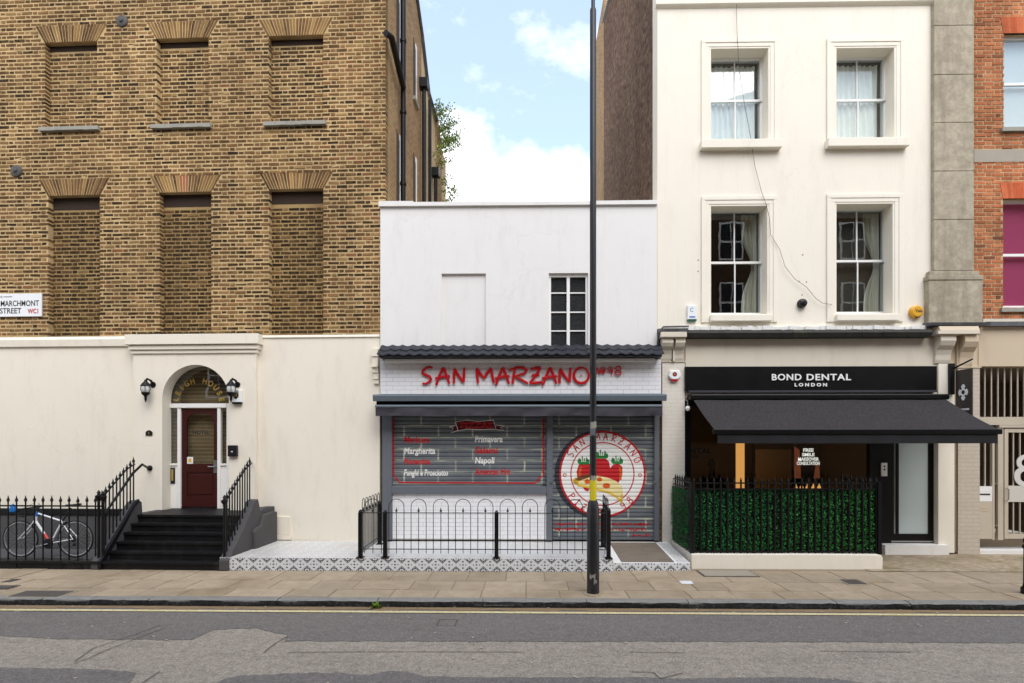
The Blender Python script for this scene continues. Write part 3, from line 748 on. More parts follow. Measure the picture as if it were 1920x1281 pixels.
for v0, v1, z0, z1 in ((.45, 1.2, 6.9, 8.6), (.45, 1.2, 9.9, 11.5), (2.0, 2.75, 6.9, 8.9), (2.0, 2.75, 10.2, 11.6)):
    w = build(MB().box(-.05, .012, v1 - .14, v1, z0, z1), 'side_window', M['white_gloss'], parent=hot)
    v0 = v1 - .36
    build(MB().prismx([(v0, z0 + .0), (v1 - .141, z0 + .0), (v1 - .141, z1 - .16), (v0, z1)], -.04, .010), 'reveal', M['room'], parent=w)  # thin dark plate painted in for the shade inside the window reveal
    build(MB().box(-.02, .06, v0 - .05, v1 + .05, z0 - .08, z0 - .002), 'window_sill', M['sill_stone'], parent=w)
# rainwater pipes on the side wall
def pipe(px, z0, z1, r, mat='black_iron', hopper=None, brackets=()):
    v = L.side(px, 400, .1)[0]
    t = MB().tube([(.10, v, z0), (.10, v, z1)], r, 10)
    for b in brackets: t.lathe(.10, v, [(r + .015, b), (r + .015, b + .06)], 10)
    if hopper: t.box(.0, .2, v - .11, v + .11, hopper, hopper + .22)
    return build(t, 'drainpipe', M[mat], parent=hot, smooth=True)
pipe(756, 6.3, 13.4, .055, brackets=(7.5, 9.0, 10.5, 12.0), hopper=None)
pipe(795, 6.3, 10.9, .05, hopper=10.85); pipe(806, 6.3, 11.0, .045); pipe(817, 6.3, 9.4, .05, hopper=9.4)
pz = [L.side(728, 62, .1), L.side(732, 70, .1), L.side(755, 165, .1)]
build(MB().tube([(.05, pz[0][0], pz[0][1]), (.12, pz[1][0], pz[1][1]), (.12, pz[2][0], pz[2][1])], .06, 8), 'waste_pipe', M['black_iron'], parent=hot, smooth=True)

# --- stucco ground floor
ZP = L.P(120, 955)[1]                         # top of grey plinth
porchL, porchR = L.U(250, -.12), L.U(480, -.12)
mb = MB().wall(UL, L.U(713), 0, Zs + .012, -.035, .3, [(porchL + .05, porchR - .05, 0, Zs - .05)], reveal=.1)
build(mb, 'stucco_wall', M['stucco_l'], parent=hot)
build(MB().prismx([(-.035, Zs - .16), (-.075, Zs - .15), (-.085, Zs - .02), (-.05, Zs + .04), (.0, Zs + .05), (.0, Zs - .16)], UL, porchL), 'stucco_band', M['stucco_l'], parent=hot)
build(MB().prismx([(-.0355, Zs - .02), (-.06, Zs - .01), (-.045, Zs + .035), (.0, Zs + .045), (.0, Zs - .02)], porchR, L.U(713)), 'stucco_band', M['stucco_l'], parent=hot)
plu = L.U(262, -.06)
build(MB().box(UL, plu, -.075, .02, 0, ZP - .10), 'plinth', M['grey_plinth'], parent=hot)
build(MB().box(UL, plu, -1.50, -.076, -.002, .012), 'area_floor', M['grey_plinth'], parent=hot)
build(MB().box(UL, plu, -.10, .02, ZP - .10, ZP + .02), 'plinth_band', M['black_paint'], parent=hot, bevel=.01)
a, b, c, d = L.rect(497, 545, 968, 1003, -.035)
build(MB().box(a, b, -.06, -.034, c, d), 'wall_panel', M['stucco_l'], parent=hot, bevel=.006)
build(MB().box(a, b + .02, -.072, -.034, c - .09, c - .004), 'wall_panel', M['stucco_l'], parent=hot, bevel=.006)
# --- porch with arched opening
vp = -.13; zl = .80
oa, ob = L.U(304, vp), L.U(429, vp); oc = (oa + ob) / 2; rr = (ob - oa) / 2
zs_ = L.P(366, 684, vp)[1] - rr; ztop = Zs - .02
mb = MB(); N = 24
arch = [(oc + rr * math.cos(math.pi * i / N), zs_ + rr * math.sin(math.pi * i / N)) for i in range(N + 1)]
mb.quad((porchL, vp, 0), (oa, vp, 0), (oa, vp, zs_), (porchL, vp, zs_)); mb.quad((ob, vp, 0), (porchR, vp, 0), (porchR, vp, zs_), (ob, vp, zs_))
mb.add([(ob, vp, zs_), (porchR, vp, zs_), (porchR, vp, ztop), (ob, vp, ztop)], [(0, 1, 2, 3)]); mb.add([(porchL, vp, zs_), (oa, vp, zs_), (oa, vp, ztop), (porchL, vp, ztop)], [(0, 1, 2, 3)])
for (x0, z0), (x1, z1) in zip(arch[:-1], arch[1:]):
    mb.quad((x1, vp, z1), (x0, vp, z0), (x0, vp, ztop), (x1, vp, ztop))
    mb.quad((x0, vp, z0), (x1, vp, z1), (x1, .14, z1), (x0, .14, z0))
mb.quad((oa, vp, 0), (oa, .14, 0), (oa, .14, zs_), (oa, vp, zs_)); mb.quad((ob, .14, 0), (ob, vp, 0), (ob, vp, zs_), (ob, .14, zs_))
mb.quad((porchR, vp, 0), (porchR, .02, 0), (porchR, .02, ztop), (porchR, vp, ztop)); mb.quad((porchL, .02, 0), (porchL, vp, 0), (porchL, vp, ztop), (porchL, .02, ztop))
mb.quad((porchL, vp, ztop), (porchR, vp, ztop), (porchR, .02, ztop), (porchL, .02, ztop))
build(mb, 'porch_surround', M['stucco_l'], parent=hot)
zc0, zc1 = L.P(365, 663, vp)[1], L.P(365, 628, vp)[1]; hh = zc1 - zc0
for f0, f1, out in ((0, .18, .03), (.2, .44, .06), (.46, 1.0, .10)):
    build(MB().box(porchL - out, porchR + out, vp - out, .0, zc0 + hh * f0, zc0 + hh * f1), 'porch_cornice', M['stucco_l'], parent=hot, bevel=.008)
m = MB()
for q in range(40):
    a = porchL - .1 + (porchR - porchL + .2) * q / 40; m.box(a, a + .04, vp - .09 + rng.uniform(0, .03), -.03, zc1, zc1 + rng.uniform(.008, .035))
build(m, 'moss_crust', paint('moss_crust', '#4d4c2c', .95, .4, 20, '#6b6a52', .5, .6, 40), parent=hot, kind='stuff')
# --- doorway
vd = .14
def Dr(x0, x1, y0, y1): return L.rect(x0, x1, y0, y1, vd)
ds = build(MB().box(oa - .02, ob + .02, vd + .0, vd + .02, zl, zl + .03), 'threshold', M['black_paint'], parent=hot)
u0, u1, z0, z1 = Dr(341, 408, 766, 954)
fa, fb = L.U(317, vd), L.U(428, vd)
zt0, zt1 = L.P(372, 765, vd)[1], L.P(372, 757, vd)[1]
fr_ = MB()
fr_.box(fa - .03, fa + .02, vd - .03, vd + .05, zl, zt1); fr_.box(u0 - .075, u0 - .008, vd - .03, vd + .05, zl, zt0); fr_.box(u1 + .008, u1 + .075, vd - .03, vd + .05, zl, zt0)
fr_.box(fb - .02, fb + .03, vd - .03, vd + .05, zl, zt1); fr_.box(fa + .02, fb - .02, vd - .045, vd + .05, zt0, zt1)
doorframe = build(fr_, 'door_frame', M['white_gloss'], parent=hot, bevel=.005)
zmid = L.P(324, 868, vd)[1]; zmid2 = L.P(420, 868, vd)[1]
for a, b in ((fa + .02, u0 - .075), (u1 + .075, fb - .02)):
    build(MB().box(a, b, vd - .01, vd + .03, zl, zmid - .05), 'side_panel', M['white_gloss'], parent=doorframe)
    build(MB().box(a, b, vd - .035, vd + .03, zmid - .05, zmid - .01), 'rail', M['white_gloss'], parent=doorframe)
    build(MB().box(a, b, vd + .005, vd + .012, zmid - .01, zt0), 'sidelight_pane', M['glass'], parent=doorframe)
a, b, c, d = Dr(320, 329, 877, 907)
build(MB().box(a, b, vd - .022, vd, c, d), 'letterbox', M['grey_text'], parent=doorframe); build(MB().box(a + .03, b - .03, vd - .026, vd, c + .06, d - .03), 'letterbox_flap', M['gold'], parent=doorframe)
# door leaf: stiles and rails round an arched glass light and a lower panel
ga, gb, gz0, gz1 = Dr(350, 401, 774, 868)
door = build(MB().box(u0, u1, vd + .012, vd + .04, zl + .01, gz0 - .02), 'door', M['door_red'], parent=hot)
build(MB().box(u0, ga, vd, vd + .04, gz0 - .0195, z1 - .002), 'stile', M['door_red'], parent=door); build(MB().box(gb, u1, vd, vd + .04, gz0 - .0195, z1 - .002), 'stile', M['door_red'], parent=door)
m = MB(); gc = (ga + gb) / 2; n = 14; gr = (gb - ga) / 2
top = [(gc + gr * math.cos(math.pi * i / n), gz1 - .16 + .16 * math.sin(math.pi * i / n)) for i in range(n + 1)]
for (x0_, q0), (x1_, q1) in zip(top[:-1], top[1:]):
    m.quad((x1_, vd, q1), (x0_, vd, q0), (x0_, vd, z1 - .002), (x1_, vd, z1 - .002)); m.quad((x0_, vd, q0), (x1_, vd, q1), (x1_, vd + .04, q1), (x0_, vd + .04, q0))
build(m, 'arched_rail', M['door_red'], parent=door)
build(MB().box(ga, gb, vd + .018, vd + .024, gz0 - .019, gz1), 'pane', M['glass'], parent=door)
a, b, c, d = Dr(351, 402, 886, 931)
for q in ((u0, a, zl + .01, gz0 - .0205), (b, u1, zl + .01, gz0 - .0205), (a, b, d, gz0 - .0205), (a, b, zl + .01, c)):
    build(MB().box(q[0], q[1], vd, vd + .0118, q[2], q[3]), 'rail', M['door_red'], parent=door)
build(MB().box(a + .04, b - .04, vd + .002, vd + .0118, c + .04, d - .04), 'raised_panel', M['door_red'], parent=door, bevel=.008)
a, b, c, d = Dr(401, 408, 863, 887)
build(MB().box(a, b + .01, vd - .012, vd - .001, c, d), 'lock_plate', M['steel'], parent=door)
build(MB().tube([(a + .03, vd - .012, (c + d) / 2), (a + .03, vd - .05, (c + d) / 2), (a - .09, vd - .05, (c + d) / 2)], .012, 8), 'handle', M['steel'], parent=door, smooth=True)
a, b, c, d = Dr(350, 361, 857, 870)
build(MB().box(a, b, vd + .014, vd + .0175, c, d), 'notice', M['sign_white'], parent=door)
build(MB().box(a + .03, b - .03, vd + .0125, vd + .014, c + .03, d - .03), 'notice_print', M['yellow_paint'], parent=door)
uu, zz = L.P(376, 811, vd)
build(letters('HOTEL', .10, uu, vd + .0165, zz, bold=.003, xs=1.1), 'door_lettering', M['grey_text'], parent=door)
# fanlight
m = MB(); fz = zt1; fan = [(oc + (rr - .0) * math.cos(math.pi * i / N), zs_ + (rr - .0) * math.sin(math.pi * i / N)) for i in range(N + 1)]
m.prism([(ob - .002, fz), *[(x, max(z, fz)) for x, z in fan], (oa + .002, fz)], vd + .012, vd + .018)
build(m, 'fanlight', M['glass'], parent=hot)
fl = FO and [o for o in hot.children if o.name.startswith('fanlight')][0]
cxl, czl = L.P(372, 762, vd); rl = .47
m = MB(); s = 'LEIGH HOUSE'; n = len(s)
for i, ch in enumerate(s):
    if ch == ' ': continue
    an = R(168 - 156 * i / (n - 1)); letters(ch, .15, cxl + rl * math.cos(an), vd + .008, czl + .04 + rl * math.sin(an), m, ang=an - math.pi / 2, bold=.005, xs=.9); build(m, 'gold_letter', M['gold'], parent=fl); m = MB()
# dark hall behind the door
m = MB(); m.wall(oa - .3, ob + .3, zl - .02, 3.3, 1.6, 1.7, [])
m.quad((oa - .3, vd + .06, zl - .02), (oa - .3, 1.6, zl - .02), (oa - .3, 1.6, 3.3), (oa - .3, vd + .06, 3.3)); m.quad((ob + .3, 1.6, zl), (ob + .3, vd + .06, zl), (ob + .3, vd + .06, 3.3), (ob + .3, 1.6, 3.3))
m.quad((oa - .3, vd + .06, 3.3), (ob + .3, vd + .06, 3.3), (ob + .3, 1.6, 3.3), (oa - .3, 1.6, 3.3)); m.quad((oa - .3, 1.6, zl), (ob + .3, 1.6, zl), (ob + .3, vd + .03, zl), (oa - .3, vd + .03, zl))
build(m, 'hall', M['room'], parent=hot)
# corbel at the shop end
for py0, py1, o in ((655, 670, .12), (670, 686, .10), (686, 690, .13), (690, 700, .09), (700, 712, .07), (712, 720, .05)):
    a, b, c, d = L.rect(699, 712, py0, py1, -.05)
    build(MB().box(a + (.12 - o) * .4, L.U(712.5), -.036 - o, .0, c, d - .002), 'corbel', M['stucco_l'], parent=hot, bevel=.006)

# --- things on the left wall
def lantern(px, label):
    u, z = L.P(px, 730, vp - .14)
    t = thing('wall_lantern', label, 'lantern', (u, vp, z - .25), L, 'carriage lanterns beside the arched doorway')
    y = vp - .14
    build(MB().tube([(u + .05, vp, z + .10), (u + .05, vp - .06, z + .17), (u + .03, y, z + .20), (u, y, z + .13)], .022, 8), 'bracket', M['black_iron'], parent=t, smooth=True)
    build(MB().lathe(u + .05, z + .1, [(.05, vp - .02), (.06, vp - .004), (.06, vp - .001)], 12, axis='y'), 'back_plate', M['black_iron'], parent=t)
    build(MB().lathe(u, y, [(.015, z + .19), (.03, z + .15), (.07, z + .10), (.09, z + .07), (.085, z + .06)], 12), 'cap', M['black_iron'], parent=t, smooth=True)
    build(MB().lathe(u, y, [(.075, z + .06), (.085, z + .0), (.075, z - .05), (.06, z - .065)], 12), 'glass_body', M['lamp_glass'], parent=t, smooth=True)
    for k in range(6):
        a = k * math.pi / 3; cx, cy = math.cos(a), math.sin(a)
        build(MB().tube([(u + .08 * cx, y + .08 * cy, z + .06), (u + .091 * cx, y + .091 * cy, z), (u + .065 * cx, y + .065 * cy, z - .065)], .005, 5), 'cage_bar', M['black_iron'], parent=t)
    build(MB().lathe(u, y, [(.075, z - .06), (.07, z - .09), (.03, z - .13), (.02, z - .16), (.025, z - .18), (.006, z - .25)], 12), 'finial', M['black_iron'], parent=t, smooth=True)
lantern(273, 'black carriage lantern on cream wall above the small number plaque'); lantern(433, 'black carriage lantern overlapping the white crest box beside arched doorway')
u, z = L.P(280, 812, vp)
t = build(MB().prism([(u - .065, z - .05), (u + .065, z - .05), (u + .065, z + .015), (u + .04, z + .04), (u, z + .055), (u - .04, z + .04), (u - .065, z + .015)], vp - .015, vp - .001), 'number_plaque', M['black_plastic'], fr=L, label='small black house number plaque on the cream porch', cat='plaque')
build(letters('1', .07, u, vp - .017, z - .005, bold=.002), 'number', M['gold'], parent=t)
a, b, c, d = L.rect(438, 455, 732, 758, vp)
t = build(MB().box(a, b, vp - .06, vp - .001, c + .035, d), 'crest_box', M['sign_white'], fr=L, label='white alarm box with black and gold crest beside the arched doorway', cat='alarm box', bevel=.008)
build(MB().box(a + .004, b - .004, vp - .062, vp - .001, c, c + .0345), 'base', M['black_plastic'], parent=t)
sx = (a + b) / 2 - .01; sz = (c + d) / 2 + .03; y = vp - .0635
build(MB().prism([(sx, sz - .075), (sx + .05, sz - .03), (sx + .05, sz + .06), (sx - .05, sz + .06), (sx - .05, sz - .03)], y, vp - .059), 'crest', M['black_plastic'], parent=t)
m = MB(); ribbon(m, [(sx - .035, sz - .03), (sx + .035, sz + .045)], .013, y - .0012); ribbon(m, [(sx + .035, sz - .03), (sx - .035, sz + .045)], .013, y - .0018); build(m, 'saltire', M['gold'], parent=t)
build(MB().box(sx - .05, sx + .05, y, vp - .059, sz + .075, sz + .095), 'crest_bar', M['black_plastic'], parent=t)
a, b, c, d = L.rect(430, 447, 835, 856, vp)
t = build(MB().box(a, b, vp - .07, vp - .001, c, d), 'entry_phone', M['black_plastic'], fr=L, label='black entry phone box on the wall right of the red door', cat='entry phone', bevel=.012)
build(MB().lathe((a + b) / 2, (c + d) / 2 - .02, [(.012, vp - .078), (.02, vp - .074), (.02, vp - .069)], 10, axis='y'), 'button', M['steel'], parent=t)
# street sign
a, b, c, d = L.rect(-110, 77, 551, 594, -.04)
t = build(MB().box(a, b, -.03, -.006, c, d), 'street_sign', M['sign_white'], fr=L, label='white street name plate reading MARCHMONT STREET on brick wall', cat='street sign', bevel=.003)
xr = L.U(74, -.04); xl = L.U(-1, -.04)
m = MB(); letters('MARCHMONT', .155, L.U(37, -.04) - .01, -.0325, c + (d - c) * .56, m, fit=.79, bold=.002); letters('STREET', .15, L.U(19, -.04), -.0325, c + (d - c) * .24, m, fit=.44, bold=.002)
build(m, 'street_name', M['grey_text'], parent=t)
build(letters('WC1', .125, L.U(62, -.04), -.0325, c + (d - c) * .22, fit=.22, bold=.004), 'postal_district', M['sign_red'], parent=t)
m = MB(); disc(m, L.U(2, -.04), c + (d - c) * .86, .022, .022, -.0325, 16, rin=.6); m.box(L.U(6, -.04), L.U(22, -.04), -.0325, -.031, c + (d - c) * .85, c + (d - c) * .88); build(m, 'borough_mark', M['shutter_frame'], parent=t)

# ================================================================ entrance steps
ste = thing('entrance_steps', 'flight of black painted steps up to the oxblood hotel door', 'steps', (L.U(300, -1.7), -1.0, 0), L)
vf = -1.72; tr_, ri = .172, .1335
sa, sb = L.U(190, vf), L.U(411, vf)
for k in range(6):
    v0 = vf + k * tr_; v1 = vf + (k + 1) * tr_ if k < 5 else vd + .0
    m = MB(); n = 14; z1 = (k + 1) * ri; z0 = k * ri - (.02 if k else .0)
    for q in range(n):
        a, b = sa + (sb - sa) * q / n, sa + (sb - sa) * (q + 1) / n
        m.box(a, b, v0 - .02, v1 + .01, z1 - .04, z1 - .0003 * q % .004); m.box(a, b, v0 + .002, v1 + .01, z0, z1 - .0402)
    build(m, 'step', M['black_paint'], parent=ste)
left_s = [(vf - .02, 0), (vf - .02, .12), (-.93, 1.02), (-.84, 1.06), (-.76, 1.02), (-.74, .8), (-.10, .8), (-.10, 0)]
build(MB().prismx(left_s, sa - .17, sa), 'side_wall', M['grey_plinth'], parent=ste, bevel=.012)
build(MB().prismx([(vf - .03, .0), (vf - .03, .135), (-.93, 1.035), (-.84, 1.075), (-.84, 1.03), (-.93, .98), (vf + .05, .08), (vf + .05, .0)], sa - .04, sa + .012), 'string_capping', M['black_paint'], parent=ste)
right_s = [(vf - .02, 0), (vf - .02, .17), (-1.25, .62), (-.97, .93), (-.88, 1.06), (-.74, 1.08), (-.70, .98), (-.66, .86), (-.50, .90), (-.10, .88), (-.10, 0)]
build(MB().prismx(right_s, sb, sb + .16), 'side_wall', M['grey_plinth'], parent=ste, bevel=.015)
build(MB().prismx([(-.95, .2), (-.97, .52), (-.90, .58), (-.72, .60), (-.62, .78), (-.30, .80), (-.12, .78), (-.12, .2)], sb + .10, sb + .22), 'buttress', M['grey_plinth'], parent=ste, bevel=.02)

# ================================================================ spear-topped railings
def spear(mb, x, y, z, s=1.0):
    mb.lathe(x, y, [(.010, z - .075 * s), (.021, z - .07 * s), (.012, z - .058 * s), (.024, z - .04 * s), (.012, z - .012 * s), (.002, z + .035 * s)], 8)
def baluster(parent, x, y, z0, z1, r=.0115):
    mb = MB().tube([(x, y, z0), (x, y, z1 - .05)], r, 6); spear(mb, x, y, z1 - .03)
    mb.add([(x - .035, y, z1 - .085), (x, y - .005, z1 - .105), (x + .035, y, z1 - .085), (x, y - .005, z1 - .06)], [(0, 1, 2, 3)])
    build(mb, 'baluster', M['black_iron'], parent=parent)
def newel(parent, x, y, z0, z1, r=.022):
    mb = MB().tube([(x, y, z0), (x, y, z1 - .16)], r, 10)
    mb.lathe(x, y, [(.022, z1 - .17), (.035, z1 - .165), (.02, z1 - .15), (.05, z1 - .10), (.055, z1 - .075), (.03, z1 - .06), (.018, z1 - .045), (.03, z1 - .025), (.004, z1 + .02)], 10)
    build(mb, 'newel', M['black_iron'], parent=parent, smooth=True)
vr = -1.66
ar = thing('iron_railing', 'black spear topped railing in front of the parked bicycle', 'railing', (L.U(60, vr), vr, 0), L)
zt = L.P(100, 930, vr)[1]; zb = .13
px = [15.3, 31, 48, 64.6, 80.7, 97, 113.6, 129.6, 146, 163, 179]
us = [L.U(p, vr) for p in px]; k = us[0]
for i in range(20): us.append(us[0] - .150 * (i + 1))
for u in us: baluster(ar, u, vr, zb - .01, zt + rng.uniform(-.008, .008))
zrl = L.P(100, 948, vr)[1]; un = L.U(193.5, vr)
build(MB().box(min(us) - .1, un, vr - .007, vr + .007, zrl - .02, zrl + .005), 'top_rail', M['black_iron'], parent=ar)
newel(ar, un, vr, .10, L.P(193, 923, vr)[1])
mb = MB(); n = 30; a0 = min(us) - .15; a1 = sa - .02
for q in range(n):
    a, b = a0 + (a1 - a0) * q / n, a0 + (a1 - a0) * (q + 1) / n
    mb.box(a, b, vf - .01 + rng.uniform(-.004, .004), vf + .20, -.03, .10); mb.box(a, b, vf - .03 + rng.uniform(-.01, .005), vf + .22, .0985, .135 + rng.uniform(-.006, .006))
build(mb, 'railing_plinth', M['black_paint'], parent=ar)
def stair_rail(label, x, px0, px1, n, zt0, zt1, newel_u, hand=True):
    t = thing('stair_railing', label, 'railing', (x, -1.3, 0), L)
    # the bars stand on the raking side wall
    v0, v1 = vf + .12, -.86
    for i in range(n):
        f = i / (n - 1); v = v0 + (v1 - v0) * f; zb_ = .16 + (1.03 - .16) * min(1, f * 1.02)
        baluster(t, x, v, zb_ - .02, zt0 + (zt1 - zt0) * f)
    build(MB().tube([(x, v0 - .05, zt0 - .17), (x, v1 - .18, zt1 - .22), (x, v1 + .03, zt1 - .13)], .013, 6), 'top_rail', M['black_iron'], parent=t)
    if hand:
        hu, hz_ = L.P(278, 878, vp - .05)
        build(MB().tube([(x + hand, v0 - .05, zt0 - .42), (x + hand, v0 + .02, zt0 - .36), (x + hand, v1 - .1, zt1 - .29), (x + hand, v1 + .14, zt1 - .14), (hu, vp - .05, hz_)], .021, 10), 'handrail', M['black_iron'], parent=t, smooth=True)
        build(MB().lathe(hu, hz_, [(.03, vp - .05), (.05, vp - .03), (.055, vp - .003)], 12, axis='y'), 'wall_rose', M['black_iron'], parent=t, smooth=True)
    else:
        build(MB().tube([(x, v1, zt1 - .12), (*[(q[0], vp, q[1]) for q in [L.P(472, 868, vp)]][0],)], .012, 6), 'wall_stay', M['black_iron'], parent=t)
    newel(t, x, vf + .05, .10, newel_u)
    return t
stair_rail('raking black railing and handrail on the steps side nearer the bicycle', sa - .085, 201, 268, 10, 1.30, 1.84, 1.29, .06)
stair_rail('raking black railing on the steps side beside the tiled forecourt', sb + .06, 412, 459, 10, 1.28, 1.84, 1.22, None)

# ================================================================ bicycle
vb = -.86
bike = thing('bicycle', 'white road bicycle with blue details leaning behind the railing', 'bicycle', (L.U(90, vb), vb, 0), L)
def bp(px, py, dv=0): u, z = L.P(px, py, vb); return (u, vb + dv, z)
fw, rw = bp(38.5, 1017), bp(141.7, 1016.5); wr = .338
zoff = wr + .004 - fw[2]
def B(px, py, dv=0): p = bp(px, py, dv); return (p[0], p[1], p[2] + zoff)
for c_ in (B(38.5, 1017), B(141.7, 1017)):
    m = MB().ring(c_[0], vb, c_[2], wr - .012, .013, 48, 8); w_ = build(m, 'wheel', M['rubber'], parent=bike, smooth=True)
    build(MB().ring(c_[0], vb, c_[2], wr - .034, .012, 48, 8), 'rim', M['alloy'], parent=w_, smooth=True)
    m = MB()
    for q in range(24):
        an = 2 * math.pi * q / 24; e = an + (.25 if q % 2 else -.25)
        m.tube([(c_[0] + .02 * math.cos(e), vb + (.025 if q % 2 else -.025), c_[2] + .02 * math.sin(e)), (c_[0] + (wr - .04) * math.cos(an), vb, c_[2] + (wr - .04) * math.sin(an))], .0014, 3)
    build(m, 'spokes', M['alloy'], parent=w_)
    build(MB().lathe(c_[0], c_[2], [(.012, vb - .06), (.022, vb - .03), (.022, vb + .03), (.012, vb + .06)], 10, axis='y'), 'hub', M['alloy'], parent=w_)
ht, hb, bb, sc_, st = B(71, 966), B(66.5, 983), B(95, 1025), B(117, 984), B(133, 959)
fr_ = MB()
fr_.tube([ht, hb], .022, 10); fr_.tube([ht[:2] + (ht[2] - .03,), sc_], .016, 8); fr_.tube([hb, bb], .021, 8); fr_.tube([bb, sc_], .016, 8)
for s in (-1, 1):
    d = .05 * s
    fr_.tube([(bb[0], vb + d * .6, bb[2]), (rw[0], vb + d * 1.2, rw[2] + zoff)], .010, 6); fr_.tube([(sc_[0], vb + d * .4, sc_[2]), (rw[0], vb + d * 1.2, rw[2] + zoff)], .008, 6)
build(fr_, 'frame', M['bike_white'], parent=bike, smooth=True)
m = MB()
for s in (-1, 1): m.tube([(hb[0], vb + .03 * s, hb[2] - .01), (hb[0] - .10, vb + .045 * s, hb[2] - .14), (fw[0], vb + .05 * s, fw[2] + zoff)], [.014, .012, .009], 7)
m.tube([(hb[0], vb - .035, hb[2] - .008), (hb[0], vb + .035, hb[2] - .008)], .018, 8)
build(m, 'fork', M['bike_white'], parent=bike, smooth=True)
build(MB().tube([sc_, st], .013, 8), 'seat_post', M['rubber'], parent=bike)
sx, sy, sz = B(136, 955)
m = MB(); rings = [(-.13, .018, .012), (-.08, .022, .018), (.0, .035, .022), (.07, .065, .026), (.12, .07, .024), (.145, .04, .016)]
vs = []
for dx, hw, hz in rings:
    for q in range(10):
        a = 2 * math.pi * q / 10; vs.append((sx + dx, sy + hw * math.cos(a), sz + .01 + hz * math.sin(a) + max(0, dx) * .12))
fs = [(i * 10 + q, i * 10 + (q + 1) % 10, (i + 1) * 10 + (q + 1) % 10, (i + 1) * 10 + q) for i in range(5) for q in range(10)] + [tuple(range(9, -1, -1)), tuple(range(50, 60))]
build(m.add(vs, fs), 'saddle', M['rubber'], parent=bike, smooth=True)
hx, hy, hz = B(73, 959)
build(MB().tube([(ht[0], vb, ht[2]), (hx, vb, hz), (hx - .09, vb, hz + .01)], .014, 8), 'stem', M['rubber'], parent=bike, smooth=True)
m = MB()
for s in (-1, 1):
    m.tube([(hx - .09, vb, hz + .01), (hx - .10, vb + .19 * s, hz + .01), (hx - .17, vb + .2 * s, hz + .0), (hx - .21, vb + .2 * s, hz - .05), (hx - .18, vb + .2 * s, hz - .12), (hx - .10, vb + .2 * s, hz - .13)], .014, 8)
build(m, 'handlebar', M['rubber'], parent=bike, smooth=True)
q = B(43, 958, -.2)
build(MB().lathe(q[0], q[1], [(.015, q[2] - .08), (.045, q[2] - .05), (.05, q[2]), (.035, q[2] + .06), (.01, q[2] + .09)], 10), 'hood', M['blue'], parent=bike, smooth=True)
build(MB().lathe(bb[0], bb[2], [(.09, vb - .055), (.092, vb - .053), (.092, vb - .05), (.02, vb - .048), (.02, vb + .05)], 22, axis='y'), 'chainring', M['rubber'], parent=bike)
m = MB(); m.tube([(bb[0], vb - .065, bb[2]), (bb[0] - .15, vb - .075, bb[2] - .04)], .011, 6); m.tube([(bb[0], vb + .065, bb[2]), (bb[0] + .15, vb + .075, bb[2] + .04)], .011, 6)
m.box(bb[0] - .20, bb[0] - .11, vb - .15, vb - .08, bb[2] - .055, bb[2] - .03); m.box(bb[0] + .11, bb[0] + .20, vb + .08, vb + .15, bb[2] + .03, bb[2] + .055)
build(m, 'crank', M['alloy'], parent=bike)
build(MB().lathe(rw[0], rw[2] + zoff, [(.05, vb - .058), (.055, vb - .05), (.035, vb - .035)], 16, axis='y'), 'cassette', M['rubber'], parent=bike)
m = MB(); zc = rw[2] + zoff
m.tube([(bb[0], vb - .05, bb[2] + .088), (rw[0], vb - .05, zc + .05)], .005, 4); m.tube([(bb[0], vb - .05, bb[2] - .088), (rw[0] - .02, vb - .05, zc - .13), (rw[0] + .03, vb - .05, zc - .05)], .005, 4)
build(m, 'chain', M['rubber'], parent=bike)
m = MB(); m.tube([(hx - .12, vb - .17, hz + .02), (hx - .02, vb - .10, hz + .09), (hx + .06, vb - .04, hz - .03), (hx + .10, vb - .02, hz - .10)], .0035, 5); m.tube([(hx - .12, vb + .17, hz + .02), (hx - .05, vb + .05, hz + .08), (hx - .03, vb, hz - .05), (hb[0] - .02, vb - .01, hb[2] - .04)], .0035, 5)
build(m, 'brake_cables', M['rubber'], parent=bike)
for cx_, cz2 in ((hb[0] - .03, hb[2] - .05), (sc_[0] + .06, sc_[2] - .03)): build(MB().box(cx_ - .02, cx_ + .02, vb - .045, vb + .045, cz2 - .03, cz2 + .02), 'brake_caliper', M['rubber'], parent=bike, bevel=.006)
build(MB().lathe(rw[0] + .02, rw[2] + zoff - .10, [(.025, vb - .06), (.03, vb - .055), (.03, vb - .045)], 10, axis='y'), 'derailleur', M['rubber'], parent=bike)
e = [hb[i] + (ht[i] - hb[i]) * .5 for i in range(3)]
build(MB().tube([tuple(e), ht], .0235, 10), 'head_badge', M['blue'], parent=bike)
e0 = [bb[i] + (hb[i] - bb[i]) * .15 for i in range(3)]; e1 = [bb[i] + (hb[i] - bb[i]) * .42 for i in range(3)]
build(MB().tube([tuple(e0), tuple(e1)], .0222, 10), 'decal', M['bike_red'], parent=bike)

